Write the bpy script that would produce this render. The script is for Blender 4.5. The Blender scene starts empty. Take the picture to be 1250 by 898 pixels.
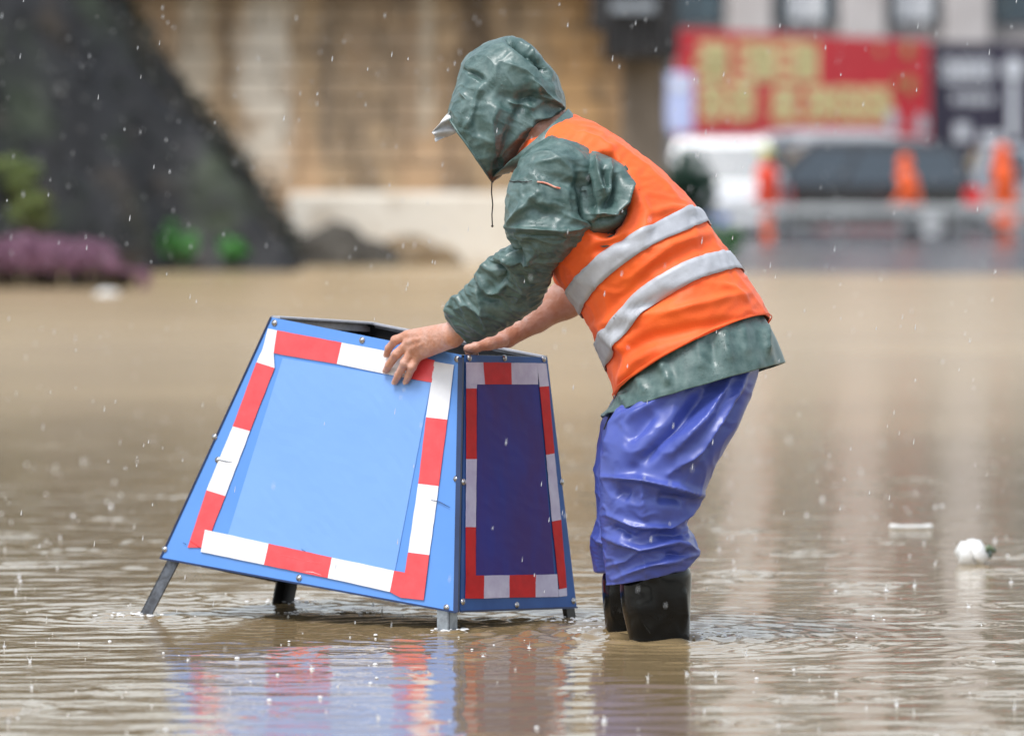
import bpy, math, random
import numpy as np
from mathutils import Vector, noise as mnoise
R = math.radians
random.seed(7); RNG = np.random.default_rng(7)
sc = bpy.context.scene; COL = sc.collection

# ------------------------------------------------------------------ camera
W, H0, F, HOR, CH = 1250.0, 898.0, 6944.0, 212.0, 1.018     # photo size, focal length in px, horizon row, eye height
PITCH = math.atan((H0/2-HOR)/F)
cam_d = bpy.data.cameras.new('camera'); cam = bpy.data.objects.new('camera', cam_d); COL.objects.link(cam)
cam_d.sensor_width = 36; cam_d.lens = 36*F/W; cam_d.clip_start = .5; cam_d.clip_end = 2000
cam.location = (0, 0, CH); cam.rotation_euler = (R(90)-PITCH, 0, 0)
cam_d.dof.use_dof = True; cam_d.dof.focus_distance = 12.5; cam_d.dof.aperture_fstop = 3.7; cam_d.dof.aperture_blades = 0
sc.camera = cam
# ------------------------------------------------------------------ world, sun, exposure
world = bpy.data.worlds.new('World'); sc.world = world; world.use_nodes = True
SUN_EL, SUN_AZ = 64, 218          # azimuth clockwise from +Y: behind the camera, to the left
wn = world.node_tree.nodes; wl = world.node_tree.links
bgn = wn['Background']; sky = wn.new('ShaderNodeTexSky'); sky.sky_type = 'NISHITA'; sky.sun_disc = False
sky.sun_elevation = R(SUN_EL); sky.sun_rotation = R(SUN_AZ); sky.dust_density = 1.5; sky.air_density = 1.3; sky.ozone_density = 1.5
hs = wn.new('ShaderNodeHueSaturation'); hs.inputs['Saturation'].default_value = .4
wl.new(sky.outputs[0], hs.inputs['Color']); wl.new(hs.outputs[0], bgn.inputs[0]); bgn.inputs[1].default_value = .125
sun_d = bpy.data.lights.new('sun', 'SUN'); sun = bpy.data.objects.new('sun', sun_d); COL.objects.link(sun)
sun_d.energy = 1.6; sun_d.angle = R(22); sun_d.color = (1, .98, .955)
sv = Vector((math.sin(R(SUN_AZ))*math.cos(R(SUN_EL)), math.cos(R(SUN_AZ))*math.cos(R(SUN_EL)), math.sin(R(SUN_EL))))
sun.rotation_euler = sv.to_track_quat('Z', 'Y').to_euler()
sc.view_settings.view_transform = 'Standard'; sc.view_settings.look = 'None'
sc.view_settings.exposure = 0.92; sc.view_settings.gamma = 1

# ------------------------------------------------------------------ helpers
cp, sp_ = math.cos(PITCH), math.sin(PITCH)
def ray(px, py):
    dx, dy = (px-W/2)/F, (H0/2-py)/F
    return np.array([dx, cp+dy*sp_, -sp_+dy*cp])
def P(px, py, Y):
    d = ray(px, py); return np.array([0, 0, CH]) + d*(Y/d[1])
def project(pts):
    q = pts - np.array([0, 0, CH]); f = q[..., 1]*cp - q[..., 2]*sp_; u = q[..., 1]*sp_ + q[..., 2]*cp
    return np.stack([W/2+F*q[..., 0]/f, H0/2-F*u/f], -1)
def Yw(py): return F*CH/(py-HOR)                       # distance at which the water lies at a row of the photo
def tag(o, label=None, cat=None, group=None, kind=None):
    if label: o['label'] = label
    if cat: o['category'] = cat
    if group: o['group'] = group
    if kind: o['kind'] = kind
    return o
def empty(name, loc, label, cat, group=None, rz=0):
    o = bpy.data.objects.new(name, None); COL.objects.link(o); o.location = loc; o.rotation_euler.z = rz
    o.empty_display_size = .1
    return tag(o, label, cat, group)
def link(name, me, parent=None):
    o = bpy.data.objects.new(name, me); COL.objects.link(o)
    if parent is not None:
        o.parent = parent
        o.matrix_parent_inverse = parent_inv(parent)
    return o
def parent_inv(p):
    from mathutils import Matrix
    return (Matrix.Translation(p.location) @ p.rotation_euler.to_matrix().to_4x4()).inverted()
def mesh(name, verts, faces, mat, parent=None, smooth=False, auto=None):
    me = bpy.data.meshes.new(name)
    if isinstance(faces, np.ndarray): faces = faces.tolist()
    me.from_pydata(np.asarray(verts, float).tolist(), [], faces); me.update()
    if mat: me.materials.append(mat)
    if smooth or auto: me.polygons.foreach_set('use_smooth', [True]*len(me.polygons))
    if auto:
        try: me.set_sharp_from_angle(angle=R(auto))
        except Exception: pass
    return link(name, me, parent)
class MB:
    def __init__(s): s.v = []; s.f = []
    def add(s, v, f):
        b = len(s.v); s.v += [tuple(map(float, p)) for p in v]; s.f += [tuple(b+i for i in q) for q in f]; return s
    def box(s, lo, hi, bev=0):
        (x0, y0, z0), (x1, y1, z1) = lo, hi
        if not bev:
            return s.add([(x0,y0,z0),(x1,y0,z0),(x1,y1,z0),(x0,y1,z0),(x0,y0,z1),(x1,y0,z1),(x1,y1,z1),(x0,y1,z1)],
                         [(0,3,2,1),(4,5,6,7),(0,1,5,4),(1,2,6,5),(2,3,7,6),(3,0,4,7)])
        c = np.array([(x0+x1)/2,(y0+y1)/2,(z0+z1)/2]); h = np.array([x1-x0,y1-y0,z1-z0])/2
        V = []; F_ = []
        idx = {}
        for sx in (-1,1):
            for sy in (-1,1):
                for sz in (-1,1):
                    S3 = np.array([sx,sy,sz])
                    for ax in range(3):
                        p = h-bev; p[ax] = h[ax]; idx[(sx,sy,sz,ax)] = len(V); V.append(c+S3*p)
        for ax in range(3):
            a, b = [(1,2),(2,0),(0,1)][ax]
            for s_ in (-1,1):
                q = []
                for (sa, sb) in ((-1,-1),(1,-1),(1,1),(-1,1)):
                    k = [0,0,0]; k[ax]=s_; k[a]=sa; k[b]=sb; q.append(idx[(*k,ax)])
                F_.append(q if s_ > 0 else q[::-1])
        for ax in range(3):
            a, b = [(1,2),(2,0),(0,1)][ax]
            for sa in (-1,1):
                for sb in (-1,1):
                    k0=[0,0,0];k0[ax]=-1;k0[a]=sa;k0[b]=sb;k1=list(k0);k1[ax]=1
                    q=[idx[(*k0,a)],idx[(*k1,a)],idx[(*k1,b)],idx[(*k0,b)]]
                    F_.append(q if sa*sb < 0 else q[::-1])
        for sx in (-1,1):
            for sy in (-1,1):
                for sz in (-1,1):
                    q=[idx[(sx,sy,sz,0)],idx[(sx,sy,sz,1)],idx[(sx,sy,sz,2)]]
                    F_.append(q if sx*sy*sz > 0 else q[::-1])
        return s.add(V, F_)
    def bar(s, p0, p1, a, b, up=(0,0,1)):
        p0, p1 = np.array(p0,float), np.array(p1,float); d = p1-p0; d /= np.linalg.norm(d)
        u = np.array(up,float); x = np.cross(d,u); x /= np.linalg.norm(x)+1e-9; y = np.cross(x,d)
        V = [p+x*i*a/2+y*j*b/2 for p in (p0,p1) for (i,j) in ((-1,-1),(1,-1),(1,1),(-1,1))]
        return s.add(V, [(0,3,2,1),(4,5,6,7),(0,1,5,4),(1,2,6,5),(2,3,7,6),(3,0,4,7)])
    def tube(s, pts, r, n=8):
        pts = [np.array(p,float) for p in pts]; m = len(pts); rs = r if hasattr(r,'__len__') else [r]*m
        V = []
        for i,p in enumerate(pts):
            t = pts[min(i+1,m-1)]-pts[max(i-1,0)]; t /= np.linalg.norm(t)+1e-12
            u = np.array([0,0,1.]) if abs(t[2])<.9 else np.array([1.,0,0])
            x = np.cross(t,u); x /= np.linalg.norm(x); y = np.cross(t,x)
            V += [p+rs[i]*(x*math.cos(2*math.pi*k/n)+y*math.sin(2*math.pi*k/n)) for k in range(n)]
        Fc = [(i*n+k,i*n+(k+1)%n,(i+1)*n+(k+1)%n,(i+1)*n+k) for i in range(m-1) for k in range(n)]
        Fc += [tuple(range(n))[::-1], tuple((m-1)*n+k for k in range(n))]
        return s.add(V, Fc)
    def prism(s, poly, axis, a, b):
        n = len(poly); V = []
        for t in (a,b):
            for (p,q) in poly:
                V.append({0:(t,p,q),1:(p,t,q),2:(p,q,t)}[axis])
        Fc = [(i,(i+1)%n,n+(i+1)%n,n+i) for i in range(n)]+[tuple(range(n))[::-1],tuple(range(n,2*n))]
        return s.add(V, Fc)
    def ball(s, c, r, n=8, m=6, sc_=(1,1,1), top=False):
        V=[]; Fc=[]; m0 = m
        for i in range(m+1):
            th = math.pi*i/m*(0.5 if top else 1)
            for k in range(n):
                ph = 2*math.pi*k/n
                V.append((c[0]+r*sc_[0]*math.sin(th)*math.cos(ph), c[1]+r*sc_[1]*math.sin(th)*math.sin(ph), c[2]+r*sc_[2]*math.cos(th)))
        for i in range(m):
            for k in range(n):
                Fc.append((i*n+k,(i+1)*n+k,(i+1)*n+(k+1)%n,i*n+(k+1)%n))
        return s.add(V, Fc)
    def build(s, name, mat, parent=None, smooth=False, auto=None):
        return mesh(name, s.v, s.f, mat, parent, smooth, auto)

# ------------------------------------------------------------------ materials
def srgb(r, g, b):
    f = lambda c: (c/255/12.92 if c/255 <= .04045 else ((c/255+.055)/1.055)**2.4)
    return (f(r), f(g), f(b), 1)
def mat(name, c1, c2=None, rough=.5, metal=0, scale=8, nscale=None, bump=0, bscale=60, stretch=(1,1,1), spec=.5, coat=0, coat_rough=.1,
        rough2=None, drops=0, trans=0, ior=1.5, detail=4, contrast=(.35,.65), alpha=1, sheen=0, space='Object', sss=0):
    m = bpy.data.materials.new(name); m.use_nodes = True; nt = m.node_tree; N = nt.nodes; L = nt.links
    b = N['Principled BSDF']; b.inputs['Roughness'].default_value = rough; b.inputs['Metallic'].default_value = metal
    b.inputs['Specular IOR Level'].default_value = spec; b.inputs['Coat Weight'].default_value = coat; b.inputs['Coat Roughness'].default_value = coat_rough
    b.inputs['Transmission Weight'].default_value = trans; b.inputs['IOR'].default_value = ior; b.inputs['Alpha'].default_value = alpha
    b.inputs['Sheen Weight'].default_value = sheen
    if sss:
        b.inputs['Subsurface Weight'].default_value = sss; b.inputs['Subsurface Radius'].default_value = (.012,.005,.003); b.inputs['Subsurface Scale'].default_value = 1
    tc = N.new('ShaderNodeTexCoord'); mp = N.new('ShaderNodeMapping'); mp.inputs['Scale'].default_value = stretch
    if space == 'World':
        ge = N.new('ShaderNodeNewGeometry'); L.new(ge.outputs['Position'], mp.inputs['Vector'])
    else: L.new(tc.outputs[space], mp.inputs['Vector'])
    no = N.new('ShaderNodeTexNoise'); no.inputs['Scale'].default_value = scale; no.inputs['Detail'].default_value = detail; no.inputs['Roughness'].default_value = .6
    L.new(mp.outputs[0], no.inputs['Vector'])
    c2 = c2 or tuple(x*.82 for x in c1[:3])+(1,)
    cr = N.new('ShaderNodeValToRGB'); cr.color_ramp.elements[0].position = contrast[0]; cr.color_ramp.elements[1].position = contrast[1]
    cr.color_ramp.elements[0].color = c2; cr.color_ramp.elements[1].color = c1
    L.new(no.outputs['Fac'], cr.inputs['Fac']); L.new(cr.outputs[0], b.inputs['Base Color'])
    if rough2 is not None:
        mr = N.new('ShaderNodeMapRange'); mr.inputs['From Min'].default_value=.3; mr.inputs['From Max'].default_value=.7
        mr.inputs['To Min'].default_value=rough; mr.inputs['To Max'].default_value=rough2; L.new(no.outputs['Fac'], mr.inputs['Value']); L.new(mr.outputs[0], b.inputs['Roughness'])
    last = None
    if bump:
        n2 = N.new('ShaderNodeTexNoise'); n2.inputs['Scale'].default_value = bscale; n2.inputs['Detail'].default_value = 5
        L.new(mp.outputs[0], n2.inputs['Vector'])
        bp = N.new('ShaderNodeBump'); bp.inputs['Strength'].default_value = 1; bp.inputs['Distance'].default_value = bump
        L.new(n2.outputs['Fac'], bp.inputs['Height']); L.new(bp.outputs[0], b.inputs['Normal']); last = bp
    if drops:      # beads of rain water on the cloth
        vo = N.new('ShaderNodeTexVoronoi'); vo.inputs['Scale'].default_value = drops
        L.new(tc.outputs['Object'], vo.inputs['Vector'])
        m2 = N.new('ShaderNodeMapRange'); m2.inputs['From Min'].default_value=0; m2.inputs['From Max'].default_value=.33; m2.inputs['To Min'].default_value=1; m2.inputs['To Max'].default_value=0
        m2.interpolation_type='SMOOTHSTEP'
        L.new(vo.outputs['Distance'], m2.inputs['Value'])
        n3 = N.new('ShaderNodeTexNoise'); n3.inputs['Scale'].default_value=14; L.new(tc.outputs['Object'], n3.inputs['Vector'])
        m3 = N.new('ShaderNodeMapRange'); m3.inputs['From Min'].default_value=.48; m3.inputs['From Max'].default_value=.58; L.new(n3.outputs['Fac'], m3.inputs['Value'])
        mu = N.new('ShaderNodeMath'); mu.operation='MULTIPLY'; L.new(m2.outputs[0], mu.inputs[0]); L.new(m3.outputs[0], mu.inputs[1])
        b2 = N.new('ShaderNodeBump'); b2.inputs['Distance'].default_value=.0012; L.new(mu.outputs[0], b2.inputs['Height'])
        if last: L.new(last.outputs[0], b2.inputs['Normal'])
        L.new(b2.outputs[0], b.inputs['Normal']); L.new(b2.outputs[0], b.inputs['Coat Normal'])
    return m
M = {}
M['raincoat'] = mat('raincoat_green', (.100,.162,.152,1), (.044,.092,.085,1), rough=.40, rough2=.54, scale=42, bump=.0012, bscale=24, coat=.22, coat_rough=.2, drops=230)
M['trouser'] = mat('trouser_blue', (.070,.100,.39,1), (.050,.075,.32,1), rough=.38, scale=9, bump=.0006, bscale=18, coat=.08, coat_rough=.15)
M['vest'] = mat('vest_orange', (.95,.135,.012,1), (.86,.10,.01,1), rough=.62, scale=6, bump=.0006, bscale=220, sheen=.1)
M['reflective'] = mat('reflective_grey', (.47,.49,.53,1), (.40,.415,.45,1), rough=.5, metal=.05, scale=30, bump=.0004, bscale=300)
M['boot'] = mat('boot_rubber', (.005,.006,.007,1), (.007,.008,.009,1), rough=.16, scale=10, bump=.0006, bscale=20, spec=.18, coat=.15, coat_rough=.08)
M['skin'] = mat('skin', (.62,.36,.28,1), (.52,.235,.145,1), rough=.42, scale=30, bump=.0022, bscale=110, sss=.08)
M['nail'] = mat('nail', (.66,.42,.33,1), rough=.3)
M['cord'] = mat('cord_black', (.02,.018,.018,1), rough=.7)
M['piping'] = mat('piping_red', (.6,.08,.04,1), (.7,.4,.3,1), rough=.5, scale=120)
M['hair'] = mat('hair_black', (.012,.010,.009,1), rough=.5, bump=.002, bscale=200)
M['eye'] = mat('eye_white', (.75,.72,.68,1), rough=.2)
M['visor'] = mat('visor_white', (.82,.83,.84,1), (.6,.62,.64,1), rough=.35, scale=40, trans=.15, bump=.002, bscale=60)
M['sheet'] = mat('sheet_blue', (.105,.285,.72,1), (.09,.265,.68,1), rough=.42, scale=5, bump=.0005, bscale=12, coat=.2)
M['sheet_shaded'] = mat('sheet_blue_shaded', (.028,.11,.36,1), (.018,.08,.29,1), rough=.4, spec=.3, scale=9, bump=.0005, bscale=20)  # darker copy of the blue sheet, with the side's shade painted in
M['field'] = mat('field_blue', (.19,.375,.78,1), (.175,.355,.75,1), rough=.5, scale=4, bump=.0004, bscale=9)
M['field_shaded'] = mat('field_navy_shaded', (.028,.032,.27,1), (.050,.022,.18,1), rough=.45, spec=.2, scale=7, bump=.0005, bscale=14, stretch=(1,1,.5))  # its own purplish navy, deepened by shade put into the colour
M['tape_red'] = mat('tape_red', (.80,.085,.095,1), (.74,.065,.075,1), rough=.38, scale=26, bump=.0004, bscale=60)
M['tape_white'] = mat('tape_white', (.80,.81,.84,1), (.72,.73,.77,1), rough=.38, scale=18, bump=.0004, bscale=60)
M['tape_grime_shaded'] = mat('tape_white_grimy_shaded', (.62,.60,.74,1), (.50,.45,.62,1), rough=.4, scale=22, bump=.0004, bscale=60)  # grime and the side's shade both painted into the white
M['tape_red_shaded'] = mat('tape_red_shaded', (.66,.010,.012,1), (.54,.008,.01,1), rough=.45, spec=.25, scale=22)  # copy of the red tape with shade painted into it
M['steel'] = mat('steel_worn', (.16,.17,.19,1), (.07,.07,.075,1), rough=.38, metal=.7, scale=45, bump=.0008, bscale=90)
M['galv'] = mat('steel_galvanised', (.36,.40,.45,1), (.22,.24,.27,1), rough=.35, metal=.7, scale=50, bump=.0006, bscale=80)
M['galv_pale'] = mat('steel_pale', (.50,.51,.56,1), (.36,.37,.41,1), rough=.4, metal=.1, scale=40)
M['black_steel'] = mat('steel_black', (.018,.018,.02,1), (.03,.028,.026,1), rough=.42, metal=.3, scale=30, bump=.0006)
M['bolt'] = mat('bolt_zinc', (.55,.55,.56,1), rough=.25, metal=.9, scale=60)
M['edge'] = mat('edge_navy', (.02,.045,.13,1), (.015,.03,.09,1), rough=.4)

# ------------------------------------------------------------------ surfaces: ring lofts, cloth relaxation, creases
def catmull(a, t):
    n = len(a); t = np.clip(t, 0, n-1-1e-6); i = np.floor(t).astype(int); f = (t-i)[:, None]
    g = lambda k: a[np.clip(k, 0, n-1)]
    p0,p1,p2,p3 = g(i-1),g(i),g(i+1),g(i+2)
    return .5*((2*p1)+(-p0+p2)*f+(2*p0-5*p1+4*p2-p3)*f**2+(-p0+3*p1-3*p2+p3)*f**3)
def rings_px(rows):
    """rows: (ax,ay,bx,by,Yc,ry[,bulge px[,exponent]]) -> centre, half edge, depth, bulge"""
    out = []
    for r in rows:
        ax,ay,bx,by,Yc,ry = r[:6]; bu = r[6] if len(r) > 6 else 0; ex = r[7] if len(r) > 7 else 1
        a, b = P(ax,ay,Yc), P(bx,by,Yc); e = (a-b)/2
        n = np.array([e[2],0,-e[0]]); n /= np.linalg.norm(n)+1e-9
        out.append(np.concatenate([(a+b)/2, e, [0,ry,0], n*bu*Yc/F, [ex]]))
    return np.array(out)
def loft(rings, nv, nu, flip_bulge=1, even=True):
    n = len(rings)
    if even:
        d = np.r_[0, np.cumsum(np.linalg.norm(np.diff(rings[:,:3],axis=0),axis=1)+.01)]
        t = np.interp(np.linspace(0,d[-1],nv), d, np.arange(n))
    else: t = np.linspace(0,n-1,nv)
    q = catmull(rings, t)
    u = np.linspace(0,2*np.pi,nu,endpoint=False)
    c,s = np.cos(u), np.sin(u)
    ex = q[:,None,12:13]
    c_ = np.sign(c)[None,:,None]*np.abs(c)[None,:,None]**ex; s_ = np.sign(s)[None,:,None]*np.abs(s)[None,:,None]**ex
    return q[:,None,0:3] + q[:,None,3:6]*c_ - q[:,None,6:9]*s_ + q[:,None,9:12]*s_*flip_bulge
def normals(S, closed=True):
    du = (np.roll(S,-1,1)-np.roll(S,1,1)) if closed else np.gradient(S,axis=1)
    dv = np.gradient(S,axis=0); n = np.cross(du,dv); n /= np.linalg.norm(n,axis=2,keepdims=True)+1e-12
    if closed:
        c = S.mean(axis=1,keepdims=True); s = np.sign(np.sum(n*(S-c),axis=(1,2)).mean())
    else: s = 1
    return n*(s or 1)
def vnoise(S, scale, seed=0, ridged=False):
    sh = S.shape[:-1]; o = np.empty(int(np.prod(sh)))
    for i,p in enumerate(S.reshape(-1,3)*scale): 
        v = mnoise.noise(Vector((p[0]+seed*7.3,p[1]+seed*3.1,p[2]-seed*5.7))); o[i] = v
    return (1-2*np.abs(o)).reshape(sh) if ridged else o.reshape(sh)
CREASE = 1.0
def crease(S, lines, closed=True):
    """lines: (polyline in photo px, height m, width px): folds raised along lines of the near side"""
    nr = normals(S, closed); pp = project(S); near = np.clip(-nr[...,1]*3,0,1)
    D = np.zeros(S.shape[:-1])
    for pts, amp, w in lines:
        best = np.full(S.shape[:-1], 1e9); tt = np.zeros_like(best)
        for k in range(len(pts)-1):
            a = np.array(pts[k],float); b = np.array(pts[k+1],float); ab = b-a
            t = np.clip(((pp-a)@ab)/(ab@ab),0,1); d = np.linalg.norm(pp-a-t[...,None]*ab,axis=-1)
            tt = np.where(d<best,(k+t)/(len(pts)-1),tt); best = np.minimum(best,d)
        x = best/w
        prof = np.exp(-x*1.3) if amp > 0 else np.exp(-x*x); amp = amp*CREASE      # sharp ridges, soft valleys
        fade = np.clip(np.sin(np.clip(tt,.06,.94)*np.pi)*1.6,0,1)
        D += amp*prof*fade*near
    return S + nr*D[...,None]
def crumple(S, amp, scale, seed, stretch=(1,1,1)):
    """sharp random creases of thin plastic cloth"""
    a = vnoise(S*np.array(stretch),scale,seed,True)**3; b = vnoise(S*np.array(stretch),scale*2.1,seed+3,True)**3
    return S+normals(S)*((a*amp+b*amp*.45)-amp*.4)[...,None]
def cloth(S, exv=1.05, exu=1.0, it=160, k=.015, bend=.25, lo=-.012, hi=.006, seed=1, amp=.003, pin=2, nsc=22):
    """wrinkle a tube of cloth: give it spare length, let it buckle near the target surface"""
    nv,nu,_ = S.shape; nr = normals(S)
    exv = np.broadcast_to(np.asarray(exv,float).reshape(-1,1) if np.ndim(exv) == 1 else np.asarray(exv,float),(nv,nu)); exu = np.broadcast_to(np.asarray(exu,float).reshape(-1,1) if np.ndim(exu)==1 else np.asarray(exu,float),(nv,nu))
    x = S + nr*(vnoise(S,nsc,seed)*amp+vnoise(S,nsc*2.3,seed+5)*amp*.5)[...,None]
    dist = lambda a,b: np.linalg.norm(b-a,axis=-1)
    def sh(a,i,j): 
        return np.roll(a,-j,1)[i:] if i else np.roll(a,-j,1)
    cons = []
    for (i,j,st,only) in ((1,0,1,0),(0,1,1,0),(1,1,.5,0),(1,-1,.5,0),(2,0,bend,1),(0,2,bend,1)):
        a = S[:nv-i] if i else S; b = sh(S,i,j)
        ex = (exv*(i>0)*abs(i)+exu*abs(j))/(abs(i)+abs(j))
        cons.append((i,j,st,only,dist(a,b)*(ex[:nv-i] if i else ex)))
    wgt = np.ones((nv,nu,1)); wgt[:pin] = 0; wgt[nv-pin:] = 0
    for n in range(it):
        for (i,j,st,only,L0) in cons:
            a = x[:nv-i] if i else x; b = sh(x,i,j); d = b-a; l = np.linalg.norm(d,axis=-1)+1e-9
            e = (l-L0)/l
            if only: e = np.minimum(e,0)
            c = d*(e*.5*st*.55)[...,None]
            y = x.copy()
            if i: y[:nv-i] += c; y[i:] -= np.roll(c,j,1)
            else: y += c; y -= np.roll(c,j,1)
            x = x + (y-x)*wgt
        x += (S-x)*k*wgt
        dn = np.sum((x-S)*nr,axis=-1); x += nr*(np.clip(dn,lo,hi)-dn)[...,None]*wgt
    x[1:-1] = x[1:-1]*.8+.05*(x[:-2]+x[2:]+np.roll(x[1:-1],1,1)+np.roll(x[1:-1],-1,1))
    return x
def ev(S, v, u, closed=True):
    """bicubic sample of a grid, v in 0..1, u in turns"""
    nv,nu,_ = S.shape; tv = np.clip(v,0,1)*(nv-1); tu = (u%1)*nu if closed else np.clip(u,0,1)*(nu-1)
    iv = np.clip(np.floor(tv).astype(int),0,nv-2); fv = tv-iv; iu = np.floor(tu).astype(int); fu = tu-iu
    def w(f): return [(-f+2*f*f-f**3)/2,(2-5*f*f+3*f**3)/2,(f+4*f*f-3*f**3)/2,(-f*f+f**3)/2]
    wv,wu = w(fv),w(fu); o = 0
    for a in range(4):
        for b in range(4):
            ii = np.clip(iv+a-1,0,nv-1); jj = (iu+b-1)%nu if closed else np.clip(iu+b-1,0,nu-1)
            o = o + (wv[a]*wu[b])[...,None]*S[ii,jj]
    return o
def grid_faces(nv, nu, closed=True, base=0):
    n = nu if closed else nu-1; i,j = np.meshgrid(np.arange(nv-1),np.arange(n),indexing='ij')
    a = i*nu+j; b = i*nu+(j+1)%nu
    return (np.stack([a,b,b+nu,a+nu],-1).reshape(-1,4)+base)
def shell(name, G, m, parent, closed=True, thick=.0025, caps=(0,0), sub=0, flip=False):
    """grid of points -> skin with thickness (inner copy along normals), rims closed"""
    nv,nu,_ = G.shape; nr = normals(G,closed)
    if not closed and np.mean(nr[...,1]) > 0 and not flip: nr = -nr
    V = [G.reshape(-1,3)]; Fs = [grid_faces(nv,nu,closed)]
    if thick:
        V.append((G-nr*thick).reshape(-1,3)); Fs.append(grid_faces(nv,nu,closed,nv*nu)[:,::-1])
        o = nv*nu; rim = []
        J = range(nu if closed else nu-1)
        for j in J:
            k = (j+1)%nu
            rim += [(j,o+j,o+k,k),((nv-1)*nu+j,(nv-1)*nu+k,o+(nv-1)*nu+k,o+(nv-1)*nu+j)]
        if not closed:
            for i in range(nv-1):
                rim += [(i*nu,(i+1)*nu,o+(i+1)*nu,o+i*nu),(i*nu+nu-1,o+i*nu+nu-1,o+(i+1)*nu+nu-1,(i+1)*nu+nu-1)]
        Fs.append(np.array(rim))
    Vv = np.concatenate(V); Ff = np.concatenate(Fs).tolist()
    for k,c in enumerate(caps):
        if c:
            ring = list(range(nu)) if k == 0 else [(nv-1)*nu+j for j in range(nu)]
            Vv = np.concatenate([Vv, Vv[ring].mean(0)[None]]); ci = len(Vv)-1
            Ff += [[ring[j],ring[(j+1)%nu],ci] for j in range(nu)]
    o = mesh(name, Vv, Ff, m, parent, smooth=True)
    bm_fix(o)
    if sub:
        md = o.modifiers.new('subdivision','SUBSURF'); md.levels = md.render_levels = sub
    return o
def bm_fix(o):
    import bmesh
    bm = bmesh.new(); bm.from_mesh(o.data); bmesh.ops.recalc_face_normals(bm,faces=bm.faces); bm.to_mesh(o.data); bm.free()

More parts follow.
